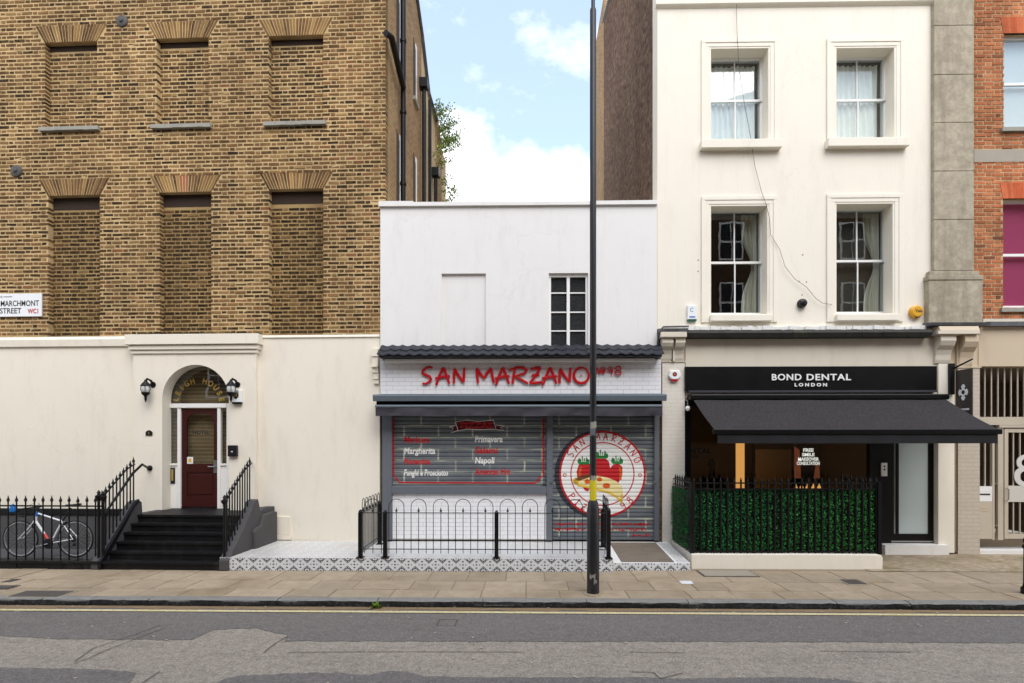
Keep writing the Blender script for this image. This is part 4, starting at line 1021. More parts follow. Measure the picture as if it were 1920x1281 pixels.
# ================================================================ middle: white pizza shop
shop = thing('shop_building', 'low white rendered shop building between the brick hotel and the cream house', 'building', (S.U(970), 0, 0), S)
sv = -.06                                                # its face stands a little proud of the neighbours
u0, u1 = S.U(713, sv), S.U(1232, sv)
ztopS = S.P(970, 386, sv)[1]
blind = S.rect(828, 911, 513, 700, sv); wn_ = S.rect(1029, 1103, 512, 662, sv)
zfas = S.P(970, 740, sv)[1]
mb = MB().wall(u0, u1, zfas - .2, ztopS, sv, .25, [(*blind, sv + .05), (*wn_, sv + .10)])
mb.quad((blind[0], sv + .05, blind[2]), (blind[1], sv + .05, blind[2]), (blind[1], sv + .05, blind[3]), (blind[0], sv + .05, blind[3]))
build(mb, 'front_wall', M['white_wall'], parent=shop)
m = MB(); n = 24
for q in range(n):
    a, b = u0 - .02 + (u1 - u0 + .02) * q / n, u0 - .02 + (u1 - u0 + .02) * (q + 1) / n; dz = .012 * math.sin(q * .9)
    zz = S.P(970, 379, sv)[1] + (.018 if q < 3 else 0) - .01 * math.sin(q / n * 3.1)
    m.box(a, b, sv - .05, .32, ztopS - .005, zz)
build(m, 'coping', M['coping'], parent=shop)
build(MB().box(u0, u1, .33, 5.0, 0, ztopS - .4), 'building_mass', M['side_render'], parent=shop)
# small-paned window
wv = sv + .10; wa, wb, wz0, wz1 = wn_
wz1 -= .06
win = build(MB().box(wa, wb, wv - .045, wv + .04, wz1, wz1 + .058), 'window', M['white_gloss'], parent=shop)
for a, b in ((wa, wa + .045), (wb - .045, wb), ((wa + wb) / 2 - .03, (wa + wb) / 2 + .03)):
    build(MB().box(a, b, wv - .04, wv + .04, wz0, wz1 - .001), 'frame_bar', M['white_gloss'], parent=win, bevel=.004)
rowsz = [S.P(1066, y, wv)[1] for y in (550, 586, 621, 657)]
prev = wz1
for zz in rowsz:
    for a, b in ((wa + .045, (wa + wb) / 2 - .03), ((wa + wb) / 2 + .03, wb - .045)):
        build(MB().box(a, b, wv, wv + .008, zz + .012, prev - .012), 'pane', M['obscure'], parent=win)
        build(MB().box(a, b, wv - .02, wv + .03, zz - .0115, zz + .0115), 'glazing_bar', M['white_gloss'], parent=win)
    prev = zz
# tiled canopy: two courses of pantiles
ca, cb = S.U(711, -.3), S.U(1241, -.3)
zt0 = S.P(970, 649, sv - .05)[1]; zt1 = S.P(970, 664, -.42)[1]
can = build(MB().prismx([(sv - .002, zt0 - .06), (sv - .002, zt1 - .05), (-.40, zt1 - .05), (-.40, zt1 - .02)], ca + .02, cb - .02), 'tiled_canopy', M['slate'], parent=shop)
nt = 27; tw = (cb - ca) / nt
def tile_mesh(dy, dz):
    m = MB(); n = 8; vs = []; fs = []
    for i in range(n + 1):
        x = -tw / 2 - .012 + (tw + .024) * i / n; h = .013 * math.cos(2 * math.pi * i / n * 1.0) + .012
        for (y, z, t) in ((0, 0, 0), (dy, dz, 0)): vs.append((x, y, z + h)); 
        vs.append((x, dy, dz + h - .022))
    for i in range(n): fs += [(i * 3, i * 3 + 1, i * 3 + 4, i * 3 + 3), (i * 3 + 1, i * 3 + 2, i * 3 + 5, i * 3 + 4)]
    return m.add(vs, fs).data('roof_tile', M['slate'], smooth=True)
tot_y = -.42 - (sv); hz_ = zt1 - zt0
tm = tile_mesh(tot_y * .58, hz_ * .55)
for r_ in range(2):
    for q in range(nt):
        inst(tm, 'roof_tile', (ca + tw * (q + .5), sv + tot_y * (.0 if r_ == 0 else .44), zt0 + hz_ * (.02 if r_ == 0 else .48) + (.02 if r_ == 0 else .0) + rng.uniform(-.004, .004)), can, rot=(rng.uniform(-.03, .03), 0, rng.uniform(-.02, .02)))
# strip light over the fascia
a, b, c, d = S.rect(722, 1228, 672.5, 679.5, -.22)
t = build(MB().box(a, b, -.25, -.19, c, d), 'strip_light', M['white_gloss'], fr=S, label='long white strip light under the dark tiled canopy', cat='light', bevel=.015)
for f in (.06, .3, .55, .8, .96):
    x = a + (b - a) * f; build(MB().box(x - .02, x + .02, -.19, -.125, c + .015, d - .015), 'bracket', M['white_gloss'], parent=t)
# fascia of white metro tiles
fv = -.12
a, b, c, d = S.rect(713, 1240, 676, 742, fv)
M['tile_white'] = paint('white_metro_tile', '#e7e6e6', .22, .03, 3, '#c9c6c2', .1, .03, 40, spec=.5)
M['grout'] = paint('pale_grout', '#bfbcb8', .9, .1, 12, '#96928a', .3, .1)
fas = build(MB().box(a, b, fv + .008, sv - .001, c - .05, d + .02), 'tiled_fascia', M['grout'], parent=shop)
def metro(parent, a, b, c, d, v, w=.236, h=.079, g=.0025, mat='tile_white', name='tile'):
    z = d; r_ = 0
    full = MB().box(-w / 2 + g, w / 2 - g, 0, .009, g, h - g, skip='k').data(name, M[mat])
    while z - h > c - .02:
        x = a - (w / 2 if r_ % 2 else 0)
        while x < b - .02:
            p, q = max(x, a), min(x + w, b)
            if q - p > w - .001: inst(full, name, ((p + q) / 2, v + rng.uniform(-.0008, .0008), z - h), parent)
            elif q - p > .03: build(MB().box(p + g, q - g, v, v + .009, z - h + g, z - g, skip='k'), name, M[mat], parent=parent)
            x += w
        z -= h; r_ += 1
metro(fas, a, b, c, d, fv)
# red sign letters
LET = [('S', 789, 812), ('A', 816, 845), ('N', 849, 872), ('M', 893, 926), ('A', 928, 957), ('R', 954, 990), ('Z', 992, 1017), ('A', 1016, 1046), ('N', 1047, 1071), ('O', 1075, 1105)]
sgn = thing('shop_sign', 'red brush style letters spelling SAN MARZANO on white tiled fascia', 'sign', (S.U(970, -.16), -.155, S.P(970, 722, -.16)[1]), S)
ly = -.155
def sign_letter(ch, p0, p1, y0, y1, w):
    a, b, c, d = S.rect(p0, p1, y0, y1, ly); mb = MB()
    for st in BR[ch]:
        pts = [(a + (b - a) * x, ly + rng.uniform(-.002, .002), c + (d - c) * z) for x, z in st]
        n = len(pts); rr_ = [w * (.72 + .5 * math.sin(math.pi * (i + .5) / n)) for i in range(n)]
        mb.tube(pts, rr_, 8, flat=.016)
    mb.box((a + b) / 2 - .01, (a + b) / 2 + .01, ly, fv + .0, (c + d) / 2 - .01, (c + d) / 2 + .01)
    build(mb, 'letter', M['red_sign'], parent=sgn, smooth=True)
for ch, p0, p1 in LET: sign_letter(ch, p0, p1, 688, 720, .023)
for ch, p0, p1, y0, y1 in (('N', 1118, 1127, 688, 703), ('o', 1127, 1136, 688, 702), ('9', 1139, 1151, 688, 703), ('8', 1152, 1166, 687, 703)): sign_letter(ch, p0, p1, y0, y1, .011)

# folded awning
av = -.42
aw = thing('folded_awning', 'closed blue grey awning box with hanging charcoal valance over the roller shutters', 'awning', (S.U(970, av), av, S.P(970, 780, av)[1]), S)
a, b, c, d = S.rect(699, 1250, 742, 752, av)
build(MB().prismx([(av, c), (av - .02, d), (av + .02, d + .03), (fv - .001, d + .05), (fv - .001, d), (av + .03, c)], a, b), 'cover_board', M['awning_box'], parent=aw, bevel=.004)
a, b, c, d = S.rect(705, 1241, 752, 763, av + .06)
build(MB().box(a, b, av + .09, fv - .002, c, d + .04), 'awning_roll', M['black_panel'], parent=aw)
build(MB().tube([(a, av + .03, c + .01), (b, av + .03, c + .01)], .03, 10), 'front_bar', M['awning_box'], parent=aw, smooth=True)
zb1, zb0 = c - .005, S.P(970, 780, av)[1]
m = MB(); n = 120; vs = []; fs = []
for i in range(n + 1):
    x = a + (b - a) * i / n
    for k in range(5):
        f = k / 4; sg = .010 * math.sin(i * .9 + f * 3) * f + .018 * math.sin(i * .23 + f) * f + .012 * math.sin(i * .31) * math.sin(f * 3)
        vs.append((x, av + .015 + sg, zb1 + (zb0 - zb1 + .008 * math.sin(i * .17)) * f))
for i in range(n):
    for k in range(4): fs.append((i * 5 + k, i * 5 + k + 1, i * 5 + k + 6, i * 5 + k + 5))
build(m.add(vs, fs), 'valance', M['canvas'], parent=aw, smooth=True)

# shutter frames
zfl = .245
fr_ = shop
ztopf = zfas - .1
jb = [(717, 735), (1025, 1037), (1227, 1236)]
for p0, p1 in jb:
    a, b = S.U(p0, -.06), S.U(p1, -.06); build(MB().box(a, b, -.075, .08, zfl, ztopf), 'shutter_post', M['shutter_frame'], parent=fr_, bevel=.006)
a, b, c, d = S.rect(735, 1025, 912, 926, -.06)
build(MB().box(a + .001, b - .001, -.09, .08, c, d), 'window_ledge', M['shutter_frame'], parent=fr_, bevel=.006)
lz = c
# tiled stall riser below the ledge
ris = build(MB().box(a + .001, b - .001, -.028, .12, zfl, c - .001), 'stall_riser', M['grout'], parent=shop)
metro(ris, a + .004, b - .004, zfl + .01, c - .004, -.038, .235, .078)

# roller shutters
PIT = .0765
prof = [(0, 0), (.10, -.011), (.5, -.015), (.90, -.011), (1, 0)]
def slat_y(z, z0):
    t = ((z - z0) / PIT) % 1.0
    for (a, p), (b, q) in zip(prof[:-1], prof[1:]):
        if t <= b: return p + (q - p) * (t - a) / (b - a)
    return 0
def slat_paint():
    t = NT('painted_shutter_slat'); sp = t.new('ShaderNodeSeparateXYZ'); t.l.new(t.pos, sp.inputs[0]); cb = t.new('ShaderNodeCombineXYZ')
    t.l.new(sp.outputs['X'], cb.inputs[0]); t.l.new(sp.outputs['Z'], cb.inputs[1])
    wob = t.new('ShaderNodeTexNoise'); wob.inputs['Scale'].default_value = 2.5; t.l.new(cb.outputs[0], wob.inputs['Vector'])
    mv = t.new('ShaderNodeVectorMath'); mv.operation = 'SCALE'; t.l.new(wob.outputs['Color'], mv.inputs[0]); mv.inputs['Scale'].default_value = .035
    ad = t.new('ShaderNodeVectorMath'); ad.operation = 'ADD'; t.l.new(cb.outputs[0], ad.inputs[0]); t.l.new(mv.outputs[0], ad.inputs[1])
    b = t.new('ShaderNodeTexBrick'); t.l.new(ad.outputs[0], b.inputs['Vector'])
    b.inputs['Color1'].default_value = (0, 0, 0, 1); b.inputs['Color2'].default_value = (0, 0, 0, 1); b.inputs['Mortar'].default_value = (1, 1, 1, 1)
    b.inputs['Scale'].default_value = 1; b.inputs['Brick Width'].default_value = .66; b.inputs['Row Height'].default_value = .222; b.inputs['Mortar Size'].default_value = .026; b.inputs['Mortar Smooth'].default_value = 1.0
    n = t.noise(5, 5, .7)
    base = t.mix(n, '#5f6468', '#70757a')
    base = t.mix(t.ramp(t.noise(1.2, 4), [(.4, 0.0), (.7, .5)]), base, '#4d5256')
    c = t.mix(t.math('MULTIPLY', t.math('MULTIPLY', b.outputs['Color'], t.ramp(t.noise(3.2, 3), [(.3, .2), (.65, 1.0)])), .75), base, '#cfd2b8')
    return t.fin(c, .5, 0, .35)
M['slat'] = slat_paint()
def shutter(label, p0, p1, ztop, zbot, v):
    a, b = S.U(p0, v) + .002, S.U(p1, v) - .002
    t = thing('roller_shutter', label, 'shutter', ((a + b) / 2, v, zbot), S)
    n = int((ztop - zbot) / PIT + 1.0)
    poly = [(y, z * PIT) for z, y in prof]; poly = [(y + .0, z) for y, z in poly] + [(.010, PIT), (.010, 0)]
    me = MB().prismx([(y, z + (.0025 if i == 0 else -.0025 if i == 4 else 0)) for i, (y, z) in enumerate(poly)], -(b - a) / 2, (b - a) / 2).data('slat', M['slat'])
    for k in range(n): inst(me, 'slat', ((a + b) / 2, v, zbot + .05 + k * PIT), t)
    build(MB().box(a, b, v - .025, v + .02, zbot, zbot + .048), 'bottom_bar', M['shutter_frame'], parent=t, bevel=.005)
    return t, a, b, zbot + .05
v_s = .02
sh1, s1a, s1b, s1z = shutter('painted roller shutter with the handwritten pizza menu', 735, 1025, ztopf, lz + .12 + .002, v_s)
sh2, s2a, s2b, s2z = shutter('painted roller shutter over the doorway with round tomato and pizza emblem', 1037, 1227, ztopf, zfl + .004, v_s)
for px, py, p in ((1021, 904, sh1), (1034, 904, sh1), (1228, 904, sh2)):
    u, z = S.P(px, py, -.1)
    build(MB().tube([(u, -.105, z), (u, -.06, z), (u, v_s, z)], [.022, .026, .02], 10), 'lock', M['steel'], parent=p)

def drape(mb, z0, off, name, mat, parent):
    """lay flat paint shapes on the corrugated slats"""
    me = mb.data('tmp', mat); bm = bmesh.new(); bm.from_mesh(me); bpy.data.meshes.remove(me)
    zs = [v.co.z for v in bm.verts]; lo, hi = min(zs), max(zs)
    k = int((lo - z0) / PIT) - 1
    while z0 + k * PIT < hi:
        for f in (0.0, .10, .5, .90):
            z = z0 + (k + f) * PIT
            if lo < z < hi: bmesh.ops.bisect_plane(bm, geom=bm.verts[:] + bm.edges[:] + bm.faces[:], plane_co=(0, 0, z), plane_no=(0, 0, 1))
        k += 1
    for v in bm.verts: v.co.y = v_s + slat_y(v.co.z, z0) - off
    out = MB(); out.v = [tuple(v.co) for v in bm.verts]; bm.verts.index_update()
    for f in bm.faces:
        if f.normal.y > 0: f.normal_flip()
        out.f.append([v.index for v in f.verts]); out.mi.append(0); out.c.append(None)
    bm.free()
    return build(out, name, mat, parent=parent)
def SP(px, py): return S.P(px, py, v_s - .015)
# red border of the menu
m = MB(); w = .028
for pts in ([(738, 782), (738, 893), (744, 898), (748, 905), (1003, 906), (1009, 902), (1010, 897), (1019, 893), (1019, 784)],):
    q = [SP(*p) for p in pts]; ribbon(m, q, .03, 0)
drape(m, s1z, .0015, 'painted_border', M['red_paint'], sh1)
# ribbon banner
m = MB(); q = [SP(*p) for p in ((848, 807), (851, 800), (855, 791), (895, 789), (928, 788), (932, 806), (945, 806), (938, 802), (944, 799), (930, 799))]
bn = [SP(*p) for p in ((854, 791), (875, 788), (895, 790), (925, 788), (930, 805), (900, 806), (875, 805), (859, 808))]
m.add([(x, 0, z) for x, z in bn], [tuple(range(len(bn)))])
for tail in (((856, 797), (843, 801), (850, 803), (845, 812), (859, 807)), ((930, 797), (945, 799), (938, 802), (945, 807), (931, 806))):
    p = [SP(*e) for e in tail]; m.add([(x, 0, z) for x, z in p], [tuple(range(len(p)))])
drape(m, s1z, .0015, 'painted_banner', M['maroon'], sh1)
m = MB(); ribbon(m, bn + bn[:2], .018, 0)
for tail in (((856, 797), (843, 801), (850, 803), (845, 812), (859, 807)), ((930, 797), (945, 799), (938, 802), (945, 807), (931, 806))): ribbon(m, [SP(*e) for e in tail], .016, 0)
drape(m, s1z, .003, 'banner_outline', M['white_paint'], sh1)
uu, zz = SP(893, 798); drape(letters('PIZZAS', .16, uu, 0, zz, fit=.62, bold=.004), s1z, .003, 'banner_lettering', M['red_paint'], sh1)
for s, px, py, wpx, c_ in (('Marinara', 757, 825, 48, 'red_paint'), ('Margherita', 757, 846, 59, 'white_paint'), ('Fiorentina', 757, 866, 49, 'red_paint'), ('Funghi e Prosciutto', 757, 887, 83, 'white_paint'),
                           ('Primavera', 890, 824, 52, 'white_paint'), ('Salami', 890, 845, 43, 'red_paint'), ('Napoli', 890, 864, 37, 'white_paint'), ('American Hot', 890, 885, 67, 'red_paint')):
    u, z = SP(px + wpx / 2, py); drape(letters(s, .165, u, 0, z, fit=wpx / 98.0 * 1.0, bold=.005, shear=.12), s1z, .0022, 'menu_line', M[c_], sh1)
# round emblem
cx, cz = SP(1129.5, 889); K = 1 / 98.3
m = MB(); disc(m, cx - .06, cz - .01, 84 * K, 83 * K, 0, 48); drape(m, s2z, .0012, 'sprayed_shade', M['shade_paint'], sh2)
m = MB(); disc(m, cx, cz, 80 * K, 80 * K, 0, 48); drape(m, s2z, .0022, 'emblem_ground', M['white_paint'], sh2)
m = MB(); disc(m, cx, cz, 81 * K, 81 * K, 0, 56, rin=.955); disc(m, cx, cz, 60 * K, 60 * K, 0, 48, rin=.965); drape(m, s2z, .0032, 'emblem_ring', M['red_paint'], sh2)
def e(px, py): return SP(px, py)
def poly(m, pts): p = [e(*q) for q in pts]; m.add([(x, 0, z) for x, z in p], [tuple(range(len(p)))])
def blob(m, cx_, cy_, rx, ry, n=24, a0=0, a1=360): u, z = e(cx_, cy_); disc(m, u, z, rx * K, ry * K, 0, n, a0, a1)
m = MB(); poly(m, [(1084, 905), (1081, 885), (1085, 872), (1094, 869), (1107, 870), (1112, 862), (1122, 857), (1134, 858), (1142, 866), (1144, 878), (1150, 871), (1160, 869), (1167, 876), (1167, 890), (1160, 905), (1150, 912), (1105, 912)])
poly(m, [(1092, 912), (1108, 914), (1102, 922), (1096, 919)]); drape(m, s2z, .0030, 'painted_tomatoes', M['red_paint'], sh2)
m = MB()
for cx_, cy_, r_ in ((1094, 863, 12), (1128, 852, 13), (1157, 862, 12)):
    p = [e(cx_ + r_ * .95 * math.sin(R(a)), cy_ - r_ * .95 * math.cos(R(a)) * (1.0 if i % 2 else .55) + 3) for i, a in enumerate(range(-110, 111, 20))]
    p += [e(cx_ + r_ * .6, cy_ + 8), e(cx_ - r_ * .6, cy_ + 8)]
    m.add([(x, 0, z) for x, z in p], [tuple(range(len(p)))])
drape(m, s2z, .0038, 'painted_stalks', M['green_paint'], sh2)
m = MB()
for cx_, cy_, r_ in ((1094, 862, 5), (1128, 851, 5), (1157, 861, 5)):
    for d in (-1, 0, 1): ribbon(m, [e(cx_ + d * r_ * .9, cy_ - 7 + abs(d) * 2), e(cx_ + d * r_ * .6, cy_ + 4)], .018, 0)
drape(m, s2z, .0046, 'stalk_highlight', M['white_paint'], sh2)
m = MB(); ribbon(m, [e(1088, 900), (e(1087, 885)), e(1090, 875)], .045, 0); ribbon(m, [e(1163, 900), e(1164, 886), e(1162, 876)], .045, 0); drape(m, s2z, .0038, 'tomato_highlight', M['orange_paint'], sh2)
m = MB(); poly(m, [(1077, 904), (1084, 910), (1100, 912), (1120, 917), (1140, 922), (1155, 930), (1164, 938), (1169, 927), (1166, 912), (1155, 902), (1140, 896), (1120, 892), (1100, 893), (1082, 898)]); drape(m, s2z, .0044, 'painted_slice', M['cheese'], sh2)
m = MB(); ribbon(m, [e(1077, 902), e(1084, 910), e(1100, 913), (e(1120, 918)), e(1140, 923), e(1155, 931), e(1164, 939), e(1164, 943)], .04, 0); blob(m, 1080, 902, 6, 6); ribbon(m, [e(1166, 926), e(1165, 935), e(1166, 943)], .035, 0); drape(m, s2z, .0054, 'slice_edge', M['yellow_paint'], sh2)
m = MB(); poly(m, [(1077, 898), (1090, 892), (1106, 888), (1114, 892), (1100, 897), (1085, 902)]); drape(m, s2z, .0054, 'slice_crust', M['brown_paint'], sh2)
m = MB(); blob(m, 1101, 903, 5, 4.5); blob(m, 1124, 899, 5, 4); blob(m, 1137, 911, 7, 5); drape(m, s2z, .0060, 'pepperoni', M['orange_paint'], sh2)
def ring_text(s, a0, a1, rad, size, flip, m):
    n = len(s)
    for i, ch in enumerate(s):
        if ch == ' ': continue
        an = R(a0 + (a1 - a0) * i / (n - 1)); th = an - math.pi / 2 if not flip else an + math.pi / 2
        ox, oz = cx + rad * math.cos(an), cz + rad * math.sin(an)
        for st in BR[ch]:
            pts = []
            for x, z in st:
                dx, dz = (x - .5) * size * .62, (z - .5) * size
                pts.append((ox + dx * math.cos(th) - dz * math.sin(th), oz + dx * math.sin(th) + dz * math.cos(th)))
            ribbon(m, pts, .019, 0)
        drape(m, s2z, .0036, 'emblem_letter', M['red_paint'], sh2); m = MB()
m = MB(); ring_text('SAN MARZANO', 148, 22, 70.5 * K, .14, False, m); ring_text('PIZZA  98', 216, 316, 70.5 * K, .13, True, m)
for px in (1059, 1200):
    m = MB(); u, z = e(px, 891); disc(m, u, z, .036, .036, 0, 18, rin=.55); drape(m, s2z, .0036, 'emblem_stop', M['red_paint'], sh2)
# illegible lines of small red brush marks under the emblem
m = MB()
for y0, xa, xb in ((983, 1040, 1218), (993, 1040, 1210), (1004, 1186, 1215)):
    x = xa
    while x < xb:
        l = rng.uniform(1.5, 3.5); ribbon(m, [e(x, y0 + rng.uniform(-3, 3)), e(x + l * .5, y0 + rng.uniform(-3, 3)), e(x + l, y0 + rng.uniform(-3, 3))], .021, 0); x += l + (rng.uniform(2.5, 4) if rng.random() < .16 else -.3)
tag(drape(m, s2z, .0022, 'red_brush_marks', M['red_paint'], sh2), kind='stuff')

# ================================================================ tiled forecourt
def enc_tile():
    t = NT('patterned_cement_tile'); tcn = t.new('ShaderNodeTexCoord'); sp = t.new('ShaderNodeSeparateXYZ'); t.l.new(tcn.outputs['Object'], sp.inputs[0])
    # object space of a 0.2 m tile: x across, z up
    x = t.math('ABSOLUTE', sp.outputs['X']); z = t.math('ABSOLUTE', t.math('SUBTRACT', sp.outputs['Z'], .113))
    zi = t.math('SUBTRACT', .113, z)                    # distance from the nearest horizontal edge
    d1 = t.math('ADD', x, zi)                           # diamonds from the edges
    def line(v, c, w): return t.math('LESS_THAN', t.math('ABSOLUTE', t.math('SUBTRACT', v, c)), w)
    def dot(cx, cz, r):
        dx = t.math('SUBTRACT', x, cx); dz = t.math('SUBTRACT', z, cz)
        return t.math('LESS_THAN', t.math('SQRT', t.math('ADD', t.math('MULTIPLY', dx, dx), t.math('MULTIPLY', dz, dz))), r)
    acc = line(d1, .088, .0065)
    r0 = t.math('SQRT', t.math('ADD', t.math('MULTIPLY', x, x), t.math('MULTIPLY', zi, zi)))
    for w_ in (line(r0, .047, .008), t.math('LESS_THAN', r0, .016), dot(.0, .052, .011), dot(.105, .055, .011), dot(.062, .0, .010), dot(.108, .0, .012)): acc = t.math('MAXIMUM', acc, w_)
    c = t.mix(acc, t.mix(t.noise(6), '#cdd0d4', '#dcdddc'), '#23272d')
    return t.fin(c, .45, 0, .35)
M['enc_tile'] = enc_tile()
def floor_tile():
    t = NT('pale_patterned_floor_tile'); tcn = t.new('ShaderNodeTexCoord'); sp = t.new('ShaderNodeSeparateXYZ'); t.l.new(tcn.outputs['Object'], sp.inputs[0])
    x = t.math('ABSOLUTE', sp.outputs['X']); y = t.math('ABSOLUTE', sp.outputs['Y']); d = t.math('ADD', x, y)
    l = t.math('LESS_THAN', t.math('ABSOLUTE', t.math('SUBTRACT', d, .085)), .008); l2 = t.math('LESS_THAN', d, .022)
    c = t.mix(t.math('MULTIPLY', t.math('MAXIMUM', l, l2), .55), t.mix(t.noise(4), '#c6c5c2', '#d6d4cf'), '#6c7076')
    c = t.mix(t.ramp(t.noise(1.5, 6, .7), [(.5, 0.0), (.8, .5)]), c, '#a39a8a')
    return t.fin(c, .4, 0, .35)
M['floor_tile'] = floor_tile()
ft = FRONT; f0 = S.U(412, ft - YF); f1 = S.U(1150, ft - YF); f2 = S.U(1294, ft + .12 - YF)
zf = S.P(800, 1047, ft - YF)[1]; zf2 = S.P(1220, 1056, ft + .10 - YF)[1]; zfb = zfl
fc = build(MB().box(f0, f1, ft - YF + .012, .01, 0, zf - .012), 'forecourt', M['grout'], fr=S, kind='structure')
tw_ = .225; n = int(round((f1 - f0) / tw_)); tw_ = (f1 - f0) / n
me = MB().box(-tw_ / 2 + .0012, tw_ / 2 - .0012, 0, .010, .001, .224, skip='k').data('riser_tile', M['enc_tile'])
sc_ = (zf - .002) / .226
for q in range(n): inst(me, 'riser_tile', (f0 + tw_ * (q + .5), ft - YF + rng.uniform(0, .0012), .001), fc, scale=(1, 1, sc_))
dep = .01 - (ft - YF); nr = int(round(dep / .222)); td = dep / nr
me = MB().box(-tw_ / 2 + .0015, tw_ / 2 - .0015, -td / 2 + .0015, td / 2 - .0015, -.012, 0, skip='b').data('floor_tile', M['floor_tile'])
for r_ in range(nr):
    for q in range(n): inst(me, 'floor_tile', (f0 + tw_ * (q + .5), ft - YF + td * (r_ + .5), zf + rng.uniform(-.0008, .0008)), fc)
# entrance step with mat well
st = build(MB().prismx([(ft + .10 - YF + .011, 0), (ft + .10 - YF + .011, zf2 - .002), (-.02, zfl - .03), (-.02, 0)], f1 + .002, f2), 'door_step', M['coping'], fr=S, kind='structure')
n = 6; tw2 = (f2 - f1 - .004) / n
me = MB().box(-tw2 / 2 + .0012, tw2 / 2 - .0012, 0, .010, .001, zf2 - .001, skip='k').data('riser_tile', M['enc_tile'])
for q in range(n): inst(me, 'riser_tile', (f1 + .003 + tw2 * (q + .5), ft + .10 - YF + .0005, .0), st)
mv0, mv1 = ft + .14 - YF, -.12
zz = lambda v: zf2 + (zfl - .03 - zf2) * (v - (ft + .111 - YF)) / (-.02 - (ft + .111 - YF))
for k in range(6):
    v0 = mv0 + (mv1 - mv0) * k / 6; v1 = mv0 + (mv1 - mv0) * (k + 1) / 6
    me2 = MB().prismx([(v0 + .002, zz(v0) - .02), (v0 + .002, zz(v0) + .002), (v1 - .002, zz(v1) + .002), (v1 - .002, zz(v1) - .02)], f2 - .20, f2 - .005)
    build(me2, 'edge_tile', M['floor_tile'], parent=st)
m0, m1 = f1 + .16, f2 - .25
matt = build(MB().prismx([(mv0 + .02, zz(mv0) - .005), (mv0 + .02, zz(mv0 + .02) + .012), (mv1, zz(mv1) + .012), (mv1, zz(mv1) - .005)], m0, m1), 'doormat', M['mat_brown'], fr=S, label='worn brown coir mat on the shop door step', cat='doormat', bevel=.004)

# ================================================================ bow-topped fence on the forecourt
zfe = zf
fe = thing('bow_top_fence', 'low black wire fence with hooped tops round the tiled forecourt', 'fence', (S.U(930, -1.5), ft + .05 - YF, zf), S)
vF = ft + .045 - YF
def fpost(px, py0, v, w=.032):
    u = S.U(px, v); z1 = S.P(px, py0, v)[1]
    m = MB().box(u - w, u + w, v - w, v + w, zf + .002, z1); m.lathe(u, v, [(w * .9, z1), (w * 1.2, z1 + .012), (w * .6, z1 + .04), (.004, z1 + .05)], 10); m.box(u - .06, u + .06, v - .06, v + .06, zf, zf + .012)
    build(m, 'post', M['black_iron'], parent=fe)
    return u
vB = -.30
def panel(P0, P1, nh, zlo, zhi, zr0, zr1):
    """P0,P1 = (u,v) ends"""
    d = Vector((P1[0] - P0[0], P1[1] - P0[1])); ln = d.length; d /= ln
    pt = lambda s, z: (P0[0] + d.x * s, P0[1] + d.y * s, z)
    for z in (zr0, zr1): build(MB().tube([pt(0, z), pt(ln, z)], .008, 6), 'rail', M['black_iron'], parent=fe)
    pitch = ln / nh
    for k in range(nh):
        s0 = pitch * (k + .16); s1 = pitch * (k + .84); sm = (s0 + s1) / 2; r_ = (s1 - s0) / 2
        path = [pt(s0, zlo), pt(s0, zhi - r_)] + [pt(sm - r_ * math.cos(R(a)), zhi - r_ + r_ * math.sin(R(a))) for a in range(15, 180, 15)] + [pt(s1, zhi - r_), pt(s1, zlo)]
        build(MB().tube(path, .0062, 6), 'hoop', M['black_iron'], parent=fe, smooth=True)
        m = MB().tube([pt(sm, zlo), pt(sm, zr1 + .02)], .006, 6); q = pt(sm, zr1 + .02); m.lathe(q[0], q[1], [(.006, q[2] - .01), (.02, q[2] + .012), (.012, q[2] + .028), (.001, q[2] + .075)], 8)
        build(m, 'arrow_bar', M['black_iron'], parent=fe)
zlo, zhi = S.P(830, 1038, vF)[1], S.P(830, 936, vF)[1]; zr1, zr0 = S.P(830, 962, vF)[1], S.P(830, 1030, vF)[1]
ua = fpost(722.5, 962, vF); ub = fpost(931, 963, vF); uc = fpost(1141, 958, vF)
panel((ua, vF), (ub, vF), 5, zlo, zhi, zr0, zr1); panel((ub, vF), (uc, vF), 5, zlo, zhi, zr0, zr1)
ul = fpost(676, 961, vF); ue = S.U(711, -.45)
panel((ul, vF), (ua, vF), 1, zlo, zhi, zr0, zr1)
m0_ = fpost(712, 945, -.35); panel((ul + .02, vF), (S.U(712, -.35), -.35), 6, zlo, zhi, zr0, zr1)
m1_ = fpost(1130, 958, -.55); panel((uc, vF), (S.U(1130, -.55), -.55), 4, zlo, zhi, zr0, zr1)

# ================================================================ lamp post
lx, ly_ = gnd(1112, 1113)
lp = thing('lamp_post', 'tall black steel street lamp post standing near the kerb', 'lamp post', (lx, ly_, 0), W)
def lz_(py): return H - (py - 830) / FPX * (ly_ * CA - lx * SA)
M['post_paint'] = paint('scuffed_black_post', '#1c1d20', .42, .3, 14, '#55504b', .35, .2, 60)
build(MB().lathe(lx, ly_, [(.086, 0), (.086, lz_(955)), (.08, lz_(952)), (.072, lz_(944)), (.054, lz_(938))], 24), 'base_column', M['post_paint'], parent=lp, smooth=True)
build(MB().lathe(lx, ly_, [(.047, lz_(940)), (.045, lz_(700)), (.044, lz_(20)), (.036, lz_(16)), (.027, lz_(14)), (.026, 9.6)], 20), 'shaft', M['post_paint'], parent=lp, smooth=True)
build(MB().tube([(lx, ly_, 9.5), (lx, ly_, 9.8), (lx, ly_ - .3, 10.05), (lx, ly_ - 1.1, 10.1)], .03, 10), 'arm', M['post_paint'], parent=lp, smooth=True)
